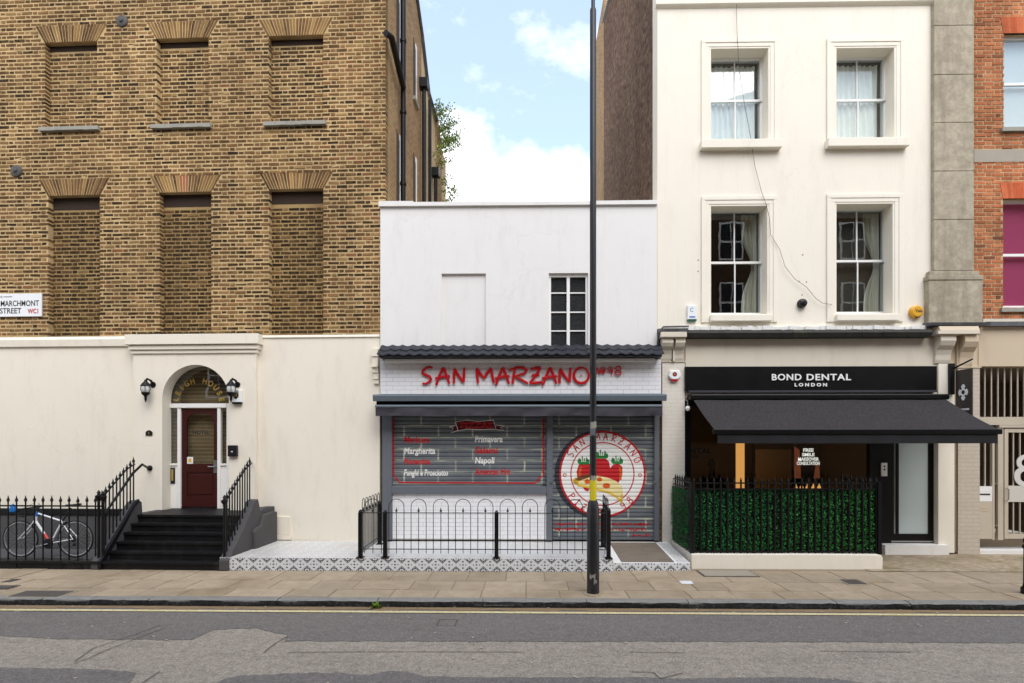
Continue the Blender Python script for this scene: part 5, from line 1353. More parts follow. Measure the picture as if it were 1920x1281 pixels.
m = MB().box(lx - .14, lx + .14, ly_ - 1.75, ly_ - 1.05, 10.03, 10.16); build(m, 'lamp_head', M['post_paint'], parent=lp, bevel=.03)
def wrap(py0, py1, a0, a1, mat, nm, r=.0475, jag=0.0):
    m = MB(); n = 8; vs = []
    for i in range(n + 1):
        a = R(a0 + (a1 - a0) * i / n); j1, j2 = rng.uniform(-jag, jag), rng.uniform(-jag, jag)
        for z in (lz_(py1) + j1, lz_(py0) + j2): vs.append((lx + r * math.cos(a), ly_ + r * math.sin(a), z))
    build(m.add(vs, [(i * 2, i * 2 + 2, i * 2 + 3, i * 2 + 1) for i in range(n)]), nm, mat, parent=lp, smooth=True)
wrap(900, 942, 200, 330, M['yellow_sticker'], 'yellow_sticker', .0488, .02)
wrap(892, 902, 220, 320, M['sill_stone'], 'torn_paper', .0484, .015); wrap(791, 803, 215, 335, M['sill_stone'], 'torn_paper', .0478, .012)
wrap(686, 702, 205, 260, M['grey_text'], 'torn_paper', .0476, .01); wrap(800, 816, 205, 300, M['shutter_frame'], 'torn_paper', .0474, .015)
wrap(1075, 1083, 230, 285, M['sill_stone'], 'scuff', .0868, .02); wrap(1084, 1092, 270, 300, M['alloy'], 'scuff', .0868, .02)
build(MB().lathe(lx, ly_, [(.14, .0), (.14, .006), (.09, .012)], 20), 'base_collar', M['cement'], parent=lp)

# ================================================================ right: cream stucco house with the dental shop
TOPR = 14.0
hs = thing('stucco_house', 'tall pale cream stucco house with sash windows and brown pebbledashed side', 'building', (S.U(1490), 0, 0), S)
r0, r1 = S.U(1232.5), S.U(1752)
zsill = S.P(1490, 618)[1]
ops = [S.rect(1333, 1440, 92, 266), S.rect(1568, 1676, 91, 263), S.rect(1333, 1438, 387, 589), S.rect(1568, 1673, 383, 588)]
RV = .27
build(MB().wall(r0, r1, zsill, TOPR, 0, .4, ops, reveal=RV), 'front_wall', M['stucco_r'], parent=hs)
build(MB().wall(r0, r1, 2.9, zsill + .002, .02, .4, []), 'fascia_wall', M['beige'], parent=hs)
# side wall and rear parts
build(MB().prismx([(.02, 0), (7.6, 0), (7.6, 15.7), (6.2, 15.4), (.02, TOPR - .01)], r0 + .03, r0 + .4), 'side_wall', M['pebble'], parent=hs)
build(MB().box(r0 + .005, r0 + .06, -.002, .06, zsill, TOPR), 'corner_return', M['stucco_r'], parent=hs)
build(MB().prismx([(7.6, 0), (10.7, 0), (10.7, 15.9), (10.3, 16.6), (7.6, 16.7)], r0 + .05, r0 + .4), 'rear_wall', M['side_brick'], parent=hs)
build(MB().prismx([(.45, zsill), (7.6, zsill), (7.6, 15.5), (.45, TOPR - .1)], r0 + 3.5, r1), 'building_mass', M['room'], parent=hs)
build(MB().tube([(r0 + .03, .02, TOPR + .02), (r0 + .03, 6.2, 15.44), (r0 + .03, 7.6, 15.74)], .06, 6), 'verge_flashing', M['lead'], parent=hs)
zb0, zb1 = S.P(1490, 14)[1], S.P(1490, -60)[1]
build(MB().prismx([(-.001, zb0), (-.05, zb0 + .03), (-.07, zb0 + .05), (-.07, zb1), (-.001, zb1 + .03)], r0 - .04, r1), 'string_course', M['stucco_r'], parent=hs)
wspec = [('net', ops[0], (1333, 1427, 112, 265), 188), ('net', ops[1], (1568, 1659, 110, 262), 187), ('tied', ops[2], (1333, 1428, 397, 587), 492), ('tied', ops[3], (1568, 1660, 394, 585), 489)]
roomlab = 0
for i, (kind, op, vis, pm) in enumerate(wspec):
    a, b, c, d = op; up = i < 2
    # architrave
    o1, o2 = .185, .11
    pc = c - (.10 if up else .16)
    def frame(w0, w1, out, nm):
        m = MB(); m.box(a - w0, a - w1, -out, .0, pc, d + w1); m.box(b + w1, b + w0, -out, .0, pc, d + w1); m.box(a - w0, b + w0, -out, .0, d + w1, d + w0)
        build(m, nm, M['stucco_r'], parent=hs, bevel=.006)
    frame(o1, o2, .032, 'architrave'); frame(o2 - .0, .035, .021, 'architrave'); frame(.035, .0, .012, 'architrave')
    if up: build(MB().box(a - o1 - .03, b + o1 + .03, -.13, .02, c - .17, c - .012), 'window_sill', M['stucco_r'], parent=hs, bevel=.008)
    else: build(MB().box(a - .03, b + .07, -.10, .02, c - .15, c - .03), 'window_sill', M['stucco_r'], parent=hs, bevel=.008)
    # sash
    v = RV; fa, fb = a, S.U(vis[1], v); ft_, fb_ = S.P((vis[0] + vis[1]) / 2, vis[2], v)[1], S.P((vis[0] + vis[1]) / 2, vis[3], v)[1]
    m = MB(); m.box(a - .02, b + .02, v - .01, v + .12, ft_, d + .02); m.box(fb - .02, b + .02, v - .01, v + .12, c - .02, ft_ - .001); m.box(a - .02, a + .03, v - .01, v + .12, c - .02, ft_ - .001)
    m.box(a + .031, fb - .021, v - .012, v + .12, c - .02, fb_)
    win = build(m, 'sash_window', M['white_gloss'], parent=hs, bevel=.004)
    a2, b2 = a + .03, fb - .02; zm = S.P((vis[0] + vis[1]) / 2, pm, v)[1]; xm = (a2 + b2) / 2 + (.02 if not up else .03)
    build(MB().box(a2, b2, v + .02, v + .085, zm - .022, zm + .022), 'meeting_rail', M['white_gloss'], parent=win)
    for z0, z1, vv in ((fb_, zm - .022, v + .03), (zm + .022, ft_, v + .06)):
        build(MB().box(xm - .011, xm + .011, vv - .012, vv + .02, z0, z1), 'glazing_bar', M['white_gloss'], parent=win)
        for p, q in ((a2, xm - .011), (xm + .011, b2)): build(MB().box(p, q, vv, vv + .006, z0, z1), 'pane', M['glass'], parent=win)
    build(MB().box(b2 - .03, b2 + .02, v - .03, v + .02, zm - .06, zm - .035), 'sash_horn', M['steel'], parent=win)
    # room behind
    m = MB(); x0, x1, y0, y1, z0, z1 = a - .25, b + .25, v + .14, v + 1.9, c - .3, d + .2
    m.quad((x0, y1, z0), (x1, y1, z0), (x1, y1, z1), (x0, y1, z1)); m.quad((x0, y0, z0), (x0, y1, z0), (x0, y1, z1), (x0, y0, z1)); m.quad((x1, y1, z0), (x1, y0, z0), (x1, y0, z1), (x1, y1, z1))
    m.quad((x0, y1, z1), (x1, y1, z1), (x1, y0, z1), (x0, y0, z1)); m.quad((x0, y0, z0), (x1, y0, z0), (x1, y1, z0), (x0, y1, z0))
    m.quad((x0, y0, z0), (x0, y0, z1), (a + .01, y0, z1), (a + .01, y0, z0)); m.quad((fb, y0, z0), (fb, y0, z1), (x1, y0, z1), (x1, y0, z0))
    build(m, 'room', M['room'], parent=win)
    def drapes(x0, x1, zt, zb, y, nm, lab, cat, mat, folds, pinch=None, grp=None):
        m = MB(); n = folds * 8; rows_ = 16; vs = []; fs = []
        for r_ in range(rows_ + 1):
            f = r_ / rows_; z = zt + (zb - zt) * f; l, rgt = x0, x1
            if pinch:
                k = math.exp(-((f - pinch[1]) / .20) ** 2); l = x0 + (pinch[0] - x0) * k; rgt = x1
            for q in range(n + 1):
                t = q / n; vs.append((l + (rgt - l) * t, y + .022 * math.sin(t * folds * 2 * math.pi + .4 * math.sin(f * 5)) + .01 * math.sin(t * 17 + f * 4), z))
        for r_ in range(rows_):
            for q in range(n): fs.append((r_ * (n + 1) + q, (r_ + 1) * (n + 1) + q, (r_ + 1) * (n + 1) + q + 1, r_ * (n + 1) + q + 1))
        build(m.add(vs, fs), nm, mat, fr=S, label=lab, cat=cat, group=grp, smooth=True)
    if kind == 'net':
        lab = ('white net curtain in the upper window crossed by the hanging cable', 'white net curtain in the upper window beside the stone pilaster')[i]
        drapes(a2 + .01, b2 - .06, ft_ - .07, fb_ + .005, v + .115, 'net_curtain', lab, 'curtain', M['curtain'], 9, None, 'net curtains')
    else:
        lab = ('cream tied back curtain in window beside the green alarm box', 'cream tied back curtain in window beside the amber alarm')[i - 2]
        drapes(b2 - .33, b2 - .03, ft_ - .02, fb_ + .005, v + .135, 'tied_curtain', lab, 'curtain', M['curtain_cream'], 5, (b2 - .12, .52), 'tied curtains')
# --- cornice, roll and fascia
zc = S.P(1490, 632, -.2)[1]; zc2 = S.P(1490, 617, -.2)[1]; ga, gb = S.U(1287, -.2), S.U(1746, -.2)
m = MB(); n = 46
for q in range(n):
    a, b = ga + (gb - ga) * q / n, ga + (gb - ga) * (q + 1) / n; e_ = rng.uniform(-.012, .012)
    m.prismx([(-.20 + e_, zc + rng.uniform(-.006, .006)), (-.24 + e_, (zc + zc2) / 2), (-.20, zc2 - .02 + e_), (.0, zc2 + .02), (.0, zc)], a, b + .002)
build(m, 'mossy_cornice', M['mossy'], parent=hs)
m = MB()
for q in range(n):
    a, b = ga + (gb - ga) * q / n, ga + (gb - ga) * (q + 1) / n
    m.box(a, b, -.05 - rng.uniform(0, .05), .0, zc2 + .012, zc2 + .07 + rng.uniform(-.01, .02))
build(m, 'cement_fillet', M['coping'], parent=hs)
build(MB().box(S.U(1285), S.U(1760), -.012, .02, 2.95, zc - .001), 'fascia_board', M['beige'], parent=hs)
# --- pilasters and consoles
def console(p0, p1, y0, y1, mat, par=None):
    a, b, c, d = S.rect(p0, p1, y0, y1, -.16); h = d - c
    build(MB().prismx([(-.04, c), (-.06, c + h * .12), (-.07, c + h * .3), (-.10, c + h * .48), (-.17, c + h * .62), (-.21, c + h * .78), (-.205, c + h * .92), (-.19, d), (.0, d), (.0, c)], a, b), 'console', mat, parent=hs, bevel=.008)
    return a, b, c, d
a, b, c, d = console(1241, 1262, 634, 676, M['beige']); a, b2_, c, d = console(1266, 1284, 634, 676, M['beige'])
build(MB().box(S.U(1262.2, -.1), S.U(1265.8, -.1), -.09, .0, c, d), 'console_groove', M['beige'], parent=hs)
build(MB().box(S.U(1238, -.22), S.U(1287, -.22), -.26, .0, d, d + .10), 'console_cap', M['beige'], parent=hs, bevel=.01)
build(MB().prismx([(-.26, d + .101), (-.28, d + .16), (.0, d + .20), (.0, d + .101)], S.U(1237, -.22), S.U(1289, -.22)), 'lead_cap', M['lead'], parent=hs)
build(MB().tube([(S.U(1235, -.2), -.1, d - .1), (S.U(1236, -.2), -.2, d + .10), (S.U(1242, -.2), -.26, d + .19), (S.U(1290, -.2), -.25, d + .20)], .018, 6), 'lead_roll', M['lead'], parent=hs)
build(MB().box(S.U(1241), S.U(1283), -.035, .3, 0, c - .012), 'pilaster', M['painted_brick'], parent=hs)
build(MB().box(S.U(1240, -.04), S.U(1285, -.04), -.055, .0, c - .0115, c - .001), 'pilaster_band', M['beige'], parent=hs)
a, b, c, d = console(1761, 1790, 628, 680, M['beige'])
build(MB().box(S.U(1757), S.U(1787), -.035, .3, .03, c - .002), 'pilaster', M['stucco_r'], parent=hs)
# crack and pipe between the two properties
m = MB(); z = .05
while z < 2.45:
    m.box(S.U(1787.3) + rng.uniform(0, .012), S.U(1792.5) - rng.uniform(0, .012), -.02, .2, z, z + .09); z += .09
build(m, 'rough_joint', M['joint'], parent=hs)

# --- dental sign board
a, b, c, d = S.rect(1285, 1757, 687, 738, -.10)
ds = thing('shop_sign', 'black sign board with raised white letters BOND DENTAL LONDON', 'sign', ((a + b) / 2, -.08, c), S)
build(MB().box(a, b, -.10, -.013, c + .06, d), 'board', M['black_panel'], parent=ds, bevel=.004)
build(MB().box(a + .06, b - .01, -.125, -.013, c + .02, c + .059), 'lower_trim', paint('dark_grey_trim', '#3c3d42', .4), parent=ds)
for wd, px_, wf in (('BOND', 1474.5, .55), ('DENTAL', 1553, .82)):
    u, z = S.P(px_, 708, -.11); build(letters(wd, .165, u, -.112, z, fit=wf, bold=.003, extrude=.008, space=1.12), 'lettering', M['white_gloss'], parent=ds)
u, z = S.P(1520, 722, -.11); build(letters('LONDON', .085, u, -.112, z, fit=.60, bold=.003, extrude=.006, space=1.6), 'lettering', M['white_gloss'], parent=ds)

# --- awning
aw2 = thing('awning', 'open black canvas awning with straight valance below the dental sign', 'awning', (S.U(1530), -.6, 2.1), S)
vt, vfnt = -.20, -1.42
at, bt, zt_ = S.U(1295, vt), S.U(1768, vt), S.P(1530, 748, vt)[1]
af, bf, zf_ = S.U(1345, vfnt), S.U(1876, vfnt), S.P(1600, 806, vfnt)[1]
aa, bb_ = (at + af) / 2, (bt + bf) / 2
build(MB().box(aa - .06, bb_ + .06, -.26, -.014, zt_ - .02, zt_ + .085), 'cassette', M['black_panel'], parent=aw2, bevel=.02)
m = MB(); n = 30; k = 8; vs = []; fs = []
for i in range(n + 1):
    for q in range(k + 1):
        f = q / k; vs.append((aa + (bb_ - aa) * i / n, vt + (vfnt - vt) * f, zt_ + (zf_ - zt_) * f - .02 * math.sin(math.pi * f) + .004 * math.sin(i * 1.1)))
for i in range(n):
    for q in range(k): fs.append((i * (k + 1) + q, i * (k + 1) + q + 1, (i + 1) * (k + 1) + q + 1, (i + 1) * (k + 1) + q))
def canvas2():
    t = NT('streaked_black_canvas'); nn = t.noise(30, 6, .75, sc=(3, .6, .6)); n3 = t.noise(150, 2, .5)
    c = t.mix(t.ramp(nn, [(.40, 0.0), (.75, .75)]), t.mix(n3, '#211f20', '#2e2c2c'), '#575452')
    t.bump(n3, .4, .004); return t.fin(c, .85, 0, .12)
M['awn'] = canvas2()
build(m.add(vs, fs), 'canvas', M['awn'], parent=aw2, smooth=True)
build(MB().box(aa - .03, bb_ + .03, vfnt - .04, vfnt + .03, zf_ - .075, zf_ + .012), 'front_bar', M['black_panel'], parent=aw2, bevel=.012)
zv = S.P(1600, 831.5, vfnt)[1]; m = MB(); vs = []; fs = []
for i in range(61):
    x = aa + .04 + (bb_ - aa - .08) * i / 60
    for q in range(4): f = q / 3; vs.append((x, vfnt - .02 + .006 * math.sin(i * .8) * f, zf_ - .07 + (zv - zf_ + .07) * f))
for i in range(60):
    for q in range(3): fs.append((i * 4 + q, i * 4 + q + 1, i * 4 + q + 5, i * 4 + q + 4))
build(m.add(vs, fs), 'valance', M['canvas_dark'], parent=aw2, smooth=True)
for x in (aa + .25, bb_ - .25):
    s = 1 if x < 0 or x == aa + .25 else -1
    build(MB().tube([(x, -.2, zt_ - .12), (x + .5 * s, -.8, zt_ - .52), (x, vfnt + .05, zf_ - .05)], .022, 8), 'folding_arm', M['black_panel'], parent=aw2)
# --- shopfront
vg = .12
ga_, gb_ = S.U(1290, vg), S.U(1628, vg); zsb = .55
zhead = 2.93
sf = thing('shopfront', 'black framed dental shopfront with dark glass and frosted door', 'shopfront', (S.U(1520, vg), vg, .1), S)
build(MB().box(S.U(1284), ga_ + .04, vg - .05, vg + .06, .0, zhead), 'frame_post', M['black_panel'], parent=sf)
build(MB().box(ga_ + .041, gb_ - .001, vg - .05, vg + .06, zhead - .12, zhead), 'frame_head', M['black_panel'], parent=sf)
build(MB().box(ga_ + .041, gb_ - .001, vg - .05, vg + .06, 0, zsb), 'stall_riser', M['black_panel'], parent=sf)
build(MB().box(ga_ + .041, gb_ - .001, vg, vg + .01, zsb + .001, zhead - .121), 'window_pane', M['glass_dark'], parent=sf)
p0, p1 = S.U(1628, vg), S.U(1668, vg)
build(MB().box(p0, p1, vg - .05, vg + .06, .0, zhead), 'door_post', M['black_panel'], parent=sf)
dr0, dr1 = S.U(1668, vg) + .001, S.U(1757, vg)
zd0 = S.P(1712, 1001, vg)[1]; zd1 = S.P(1712, 1018, vg)[1]
door2 = build(MB().box(dr0, dr1, vg - .03, vg + .05, max(.03, zd1), zd0), 'door', M['black_panel'], parent=sf)
for q0, q1 in ((1668, 1674.5), (1679, 1683.5), (1740, 1757)): build(MB().box(S.U(q0, vg) + .001, S.U(q1, vg), vg - .03, vg + .05, zd0 + .001, zhead), 'stile', M['black_panel'], parent=door2)
for q0, q1 in ((1674.5, 1679), (1683.5, 1740)): build(MB().box(S.U(q0, vg), S.U(q1, vg) + .001, vg, vg + .01, zd0 + .001, zhead), 'frosted_pane', M['frost'], parent=door2)
build(MB().box(S.U(1668, vg), S.U(1755, vg), vg - .05, vg - .031, zd1 + .02, zd1 + .045), 'kick_strip', M['steel'], parent=door2)
build(MB().box(S.U(1645, vg), S.U(1762, vg), -.12, vg + .02, -.005, max(.03, zd1) - .002), 'threshold', M['coping'], parent=sf)
a, b, c, d = S.rect(1652, 1663, 868, 893, vg - .06)
t = build(MB().box(a, b, vg - .075, vg - .0505, c, d), 'intercom', M['white_gloss'], fr=S, label='small white intercom panel with two dark buttons beside the frosted door', cat='intercom', bevel=.004)
for f in (.74, .5): build(MB().lathe((a + b) / 2, c + (d - c) * f, [(.015, vg - .08), (.018, vg - .078), (.018, vg - .074)], 10, axis='y'), 'button', M['black_plastic'], parent=t)
# window lettering
u, z = S.P(1306, 846, vg); build(letters('DENTAL', .13, u - .03, vg - .004, z, fit=.62, bold=.005), 'window_lettering', M['grey_text'], parent=sf)
u, z = S.P(1296, 857, vg); build(letters('LONDON', .07, u, vg - .004, z, fit=.28, bold=.003), 'window_lettering', M['grey_text'], parent=sf)
# interior
m = MB(); x0, x1, y0, y1, z1 = ga_ - .3, p1, vg + .07, 3.6, 3.0
m.quad((x0, y1, 0), (x1, y1, 0), (x1, y1, z1), (x0, y1, z1)); m.quad((x0, y0, 0), (x0, y1, 0), (x0, y1, z1), (x0, y0, z1)); m.quad((x1, y1, 0), (x1, y0, 0), (x1, y0, z1), (x1, y1, z1))
m.quad((x0, y1, z1), (x1, y1, z1), (x1, y0, z1), (x0, y0, z1)); m.quad((x0, y0, .02), (x1, y0, .02), (x1, y1, .02), (x0, y1, .02))
build(m, 'interior_room', M['room_tan'], parent=sf)
a, b = S.U(1382, 1.7), S.U(1396, 1.7)
t = build(MB().box(a, b, 1.7, 1.78, .1, 2.6), 'lit_pillar', M['warm_lamp'], fr=S, label='glowing amber pillar light inside the dental shop', cat='lamp')
build(MB().box(a - .06, b + .06, 1.68, 1.80, 2.6, 2.75), 'cap', M['gold'], parent=t)
a, b, c, d = S.rect(1415, 1483, 843, 960, 2.3)
t = build(MB().box(a, b, 2.28, 2.32, .1, d), 'screen_panel', paint('pale_partition', '#d8c8a8', .8), fr=S, label='pale beige partition panel inside the shop behind the hedge fence', cat='partition')
build(MB().box(a - .05, a - .001, 2.27, 2.33, .1, d + .3), 'partition_post', M['black_panel'], parent=t); build(MB().box(b + .001, b + .05, 2.27, 2.33, .1, d + .3), 'partition_post', M['black_panel'], parent=t)
a, b, c, d = S.rect(1487, 1541, 834, 899, .22)
t = build(MB().box(a, b, .215, .235, c, d), 'display_screen', M['black_panel'], fr=S, label='lit screen with white words FREE SMILE MAKEOVER CONSULTATION in shop window', cat='screen')
m = MB(); m.prism([(a + .02, c + .02), (a + .15, c + .02), (a + .12, d - .1), (a + .02, d - .03)], .210, .216); m.prism([(b - .16, c + .02), (b - .04, c + .02), (b - .06, c + .35), (b - .12, c + .3)], .210, .216); build(m, 'photo_print', emit('terracotta_screen_print', '#8c4f36', .25), parent=t)
m = MB()
for s, f, w in (('FREE', .84, .20), ('SMILE', .71, .24), ('MAKEOVER', .58, .40), ('CONSULTATION', .46, .44)): letters(s, .085, (a + b) / 2 + .01, .208, c + (d - c) * f, m, fit=w, bold=.004)
build(m, 'poster_lettering', emit('lit_screen_white', '#e8eef5', .6), parent=t)
build(MB().tube([((a + b) / 2, .225, d), ((a + b) / 2, .225, 2.8)], .003, 4), 'hanging_wire', M['steel'], parent=t)
a, b, c, d = S.rect(1487, 1542, 905, 930, .9)
t = thing('reception_desk', 'dark reception desk with small glowing amber ornaments inside the dental shop', 'desk', ((a + b) / 2, 1.2, .02), S)
build(MB().box(S.U(1470, .9), S.U(1600, .9), .9, 1.35, .02, c + .05), 'desk_body', M['black_panel'], parent=t); build(MB().box(S.U(1465, .9), S.U(1605, .9), .85, 1.4, c + .051, c + .085), 'desk_top', M['beige'], parent=t)
for q in range(5):
    u = S.U(1492 + q * 11, 1.1); build(MB().lathe(u, 1.1, [(.02, c + .086), (.035, c + .09), (.035, c + .17), (.012, c + .20), (.012, c + .23)], 10), 'lit_ornament', M['warm_lamp'], parent=t, smooth=True)  # stand for yellow lit items; glow added to light the shop interior
# person standing inside, seen over the fence
pu, pv = S.U(1335, 1.0), 1.0
def person():
    me = bpy.data.meshes.new('person'); bm = bmesh.new(); J = {}
    def j(n, x, y, z): J[n] = bm.verts.new((x, y, z)); return J[n]
    pts = {'pel': (0, 0, .92), 'chest': (0, .01, 1.22), 'neck': (0, .0, 1.44), 'hb': (0, -.01, 1.52), 'hm': (0, -.02, 1.60), 'ht': (0, -.01, 1.69), 'sl': (-.17, .01, 1.38), 'el': (-.24, -.02, 1.12), 'wl': (-.20, -.20, 1.0), 'hl': (-.18, -.28, .99),
           'sr': (.17, .01, 1.38), 'er': (.24, .0, 1.12), 'wr': (.22, -.14, .95), 'hr': (.21, -.22, .93), 'hpl': (-.09, 0, .88), 'kl': (-.10, -.01, .48), 'al': (-.10, .02, .08), 'tl': (-.10, -.14, .04), 'hpr': (.09, 0, .88), 'kr': (.10, -.01, .48), 'ar': (.10, .02, .08), 'tr': (.11, -.14, .04)}
    for k_, p in pts.items(): j(k_, *p)
    for a_, b_ in (('pel', 'chest'), ('chest', 'neck'), ('neck', 'hb'), ('hb', 'hm'), ('hm', 'ht'), ('chest', 'sl'), ('sl', 'el'), ('el', 'wl'), ('wl', 'hl'), ('chest', 'sr'), ('sr', 'er'), ('er', 'wr'), ('wr', 'hr'), ('pel', 'hpl'), ('hpl', 'kl'), ('kl', 'al'), ('al', 'tl'), ('pel', 'hpr'), ('hpr', 'kr'), ('kr', 'ar'), ('ar', 'tr')):
        bm.edges.new((J[a_], J[b_]))
    names = list(pts); bm.to_mesh(me); bm.free()
    rad = {'pel': (.15, .11), 'chest': (.16, .11), 'neck': (.06, .06), 'hb': (.06, .07), 'hm': (.078, .095), 'ht': (.06, .07), 'sl': (.07, .07), 'sr': (.07, .07), 'el': (.045, .045), 'er': (.045, .045), 'wl': (.032, .032), 'wr': (.032, .032), 'hl': (.03, .022), 'hr': (.03, .022), 'hpl': (.10, .10), 'hpr': (.10, .10), 'kl': (.06, .06), 'kr': (.06, .06), 'al': (.045, .045), 'ar': (.045, .045), 'tl': (.04, .03), 'tr': (.04, .03)}
    o = bpy.data.objects.new('person', me); me.materials.append(M['cloth'])
    place(o, (pu, pv, .02), S, None)
    o.modifiers.new('skin', 'SKIN'); 
    for i, nme in enumerate(names):
        o.data.skin_vertices[0].data[i].radius = rad[nme]; o.data.skin_vertices[0].data[i].use_root = nme == 'pel'
    s_ = o.modifiers.new('sub', 'SUBSURF'); s_.levels = 2; s_.render_levels = 2
    tag(o, 'person in dark clothes standing inside the dental shop behind the hedge', 'person')
    hair = MB().lathe(pu, pv, [(.088, 1.60), (.098, 1.66), (.085, 1.72), (.045, 1.755), (.005, 1.765)], 14)
    hair.v = [(x, pv + (y - pv) * 1.15 + .015, z) for x, y, z in hair.v]
    build(hair, 'hair', M['black_plastic'], parent=o, smooth=True)
person()

# --- hedge fence
pz0 = 9.53 - YF; fa_, fb_ = S.U(1297, pz0), S.U(1655, pz0)
zpl = S.P(1475, 1040, pz0)[1]
hf = thing('hedge_fence', 'black iron fence backed with artificial green hedge on low white wall', 'fence', ((fa_ + fb_) / 2, pz0, 0), S)
m = MB(); m.prism([(fa_, -.01), (fb_, -.01), (fb_ + .004, zpl - .05), (fb_ - .015, zpl - .012), (fb_ - .05, zpl - .001), (fb_ - 1.4, zpl + .003), (fa_ + 1.0, zpl - .003), (fa_, zpl)], pz0, pz0 + .24)
m.box(fa_, fa_ + .22, pz0 + .241, -.04, -.01, zpl); m.box(fb_ - .22, fb_, pz0 + .241, -.04, -.01, zpl - .01)
build(m, 'low_wall', M['stucco_r'], parent=hf, bevel=.008)
vh = pz0 + .10
ztop_f, zrail, zrail2 = S.P(1475, 899, vh)[1], S.P(1475, 906, vh)[1], S.P(1475, 917, vh)[1]
i0, i1 = S.U(1301, vh), S.U(1643, vh)
nb = 28
bal = MB().tube([(0, 0, 0), (0, 0, ztop_f - zpl - .03)], .015, 6); bal.lathe(0, 0, [(.009, ztop_f - zpl - .04), (.02, ztop_f - zpl - .03), (.012, ztop_f - zpl), (.002, ztop_f - zpl + .035)], 7)
bal = bal.data('baluster', M['black_iron'])
for q in range(nb): inst(bal, 'baluster', (i0 + (i1 - i0) * q / (nb - 1), vh, zpl), hf)
for z in (zrail, zrail2, zpl + .03): build(MB().box(i0 - .03, i1 + .03, vh - .012, vh + .012, z - .012, z + .012), 'rail', M['black_iron'], parent=hf)
for x in (i0 - .035, i1 + .045): build(MB().box(x - .03, x + .03, vh - .03, vh + .03, zpl - .005, ztop_f - .04), 'corner_post', M['black_iron'], parent=hf)
ns = 8; v_end = -.06
for q in range(1, ns):
    inst(bal, 'baluster', (i0 - .035, vh + (v_end - vh) * q / ns, zpl), hf)
for z in (zrail, zrail2, zpl + .03): build(MB().box(i0 - .047, i0 - .023, vh + .031, v_end, z - .012, z + .012), 'rail', M['black_iron'], parent=hf)
build(MB().box(i0 - .03, i1 + .03, vh + .055, vh + .07, zpl + .002, zrail2 - .01), 'backing_board', M['black_panel'], parent=hf)
build(MB().box(i0 - .058, i0 - .048, vh + .031, v_end, zpl + .02, zrail2 - .03), 'backing_board', M['black_panel'], parent=hf)
for q in range(ns): inst(bal, 'baluster', (i1 + .045, vh + .08 + (v_end - vh) * q / ns, zpl), hf)
build(MB().box(i1 + .033, i1 + .057, vh + .031, v_end, zrail - .012, zrail + .012), 'rail', M['black_iron'], parent=hf)
def leafmat():
    t = NT('artificial_leaf'); oi = t.new('ShaderNodeAttribute'); oi.attribute_name = 'col'
    t.b.inputs['Transmission Weight'].default_value = 0
    return t.fin(oi.outputs['Color'], .6, 0, .2)
M['leaf'] = leafmat()
m = MB(); G = ['#0f5a26', '#1b7032', '#0c4620', '#2a8a3c', '#155f35']
def leaf(x, y, z, nx, ny):
    s = rng.uniform(.016, .030); a = rng.uniform(0, 6.28); tz = rng.uniform(-.5, .8)
    t = Vector((math.cos(a) * abs(ny) + 0, math.cos(a) * abs(nx), math.sin(a))) + Vector((nx, ny, 0)) * rng.uniform(0, .9); t.normalize()
    n_ = Vector((nx, ny, tz)).normalized(); w = t.cross(n_).normalized() * s * .5; p = Vector((x, y, z))
    k_ = (x - i0) / (i1 - i0); seam = .45 if min(abs(k_ - .46), abs(k_ - .02)) < .03 else 1.0
    m.cc = cl(rng.choice(G if k_ < .5 + rng.uniform(-.3, .3) else ['#1d6a24', '#2f8030', '#15521e', '#3f9440', '#1f6c2a']), rng.uniform(.45, 1.1) * seam)
    q = [p, p + t * s * .5 + w, p + t * s, p + t * s * .5 - w]; m.add([tuple(e_) for e_ in q], [(0, 1, 2, 3)])
hz0, hz1 = zpl + .01, zrail2 - .015
for q in range(13000):
    lx_ = rng.uniform(i0 - .01, i1 + .01); f_ = ((lx_ - i0) / (i1 - i0) * (nb - 1)) % 1.0
    if min(f_, 1 - f_) < .20: continue
    leaf(lx_, vh + .05 - rng.random() ** 2 * .045, rng.uniform(hz0, hz1), 0, -1)
for q in range(2200): leaf(i0 - .060 - rng.random() * .02, rng.uniform(vh + .05, v_end), rng.uniform(hz0 + .02, hz1 - .02), -1, 0)
build(m, 'hedge_leaves', M['leaf'], parent=hf, kind='stuff')

# --- fittings on the cream house
def hexbox():
    u, z = S.P(1264, 705, -.05); r_ = .105
    t = thing('alarm_box', 'white hexagonal alarm box with red centre above the painted pilaster', 'alarm box', (u, -.06, z - .12), S)
    p = [(u + r_ * math.cos(R(a)), z + r_ * 1.1 * math.sin(R(a))) for a in (-60, 0, 60, 120, 180, 240)]
    build(MB().prism([(u - .06, z - .07), (u + .06, z - .07), (u + .115, z - .0), (u + .09, z + .10), (u - .09, z + .10), (u - .115, z)], -.10, -.036), 'case', M['sign_white'], parent=t, bevel=.012)
    build(MB().prism([(u - .055, z - .10), (u + .055, z - .10), (u + .075, z - .072), (u - .075, z - .072)], -.09, -.036), 'strobe', M['red_sign'], parent=t)
    m = MB(); disc(m, u, z + .025, .042, .042, -.1015, 24); build(m, 'badge', M['maroon'], parent=t)
    m = MB(); disc(m, u, z + .025, .02, .02, -.1025, 16); build(m, 'badge_mark', M['orange_paint'], parent=t)
hexbox()
a, b, c, d = S.rect(1289, 1306, 573, 602, -.04)
t = build(MB().box(a, b, -.06, -.001, c + .03, d), 'alarm_box', M['sign_white'], fr=S, label='white rectangular alarm box with teal mark and dark green base', cat='alarm box', bevel=.006)
build(MB().box(a + .003, b - .003, -.058, -.001, c, c + .0295), 'base', M['green_case'], parent=t)
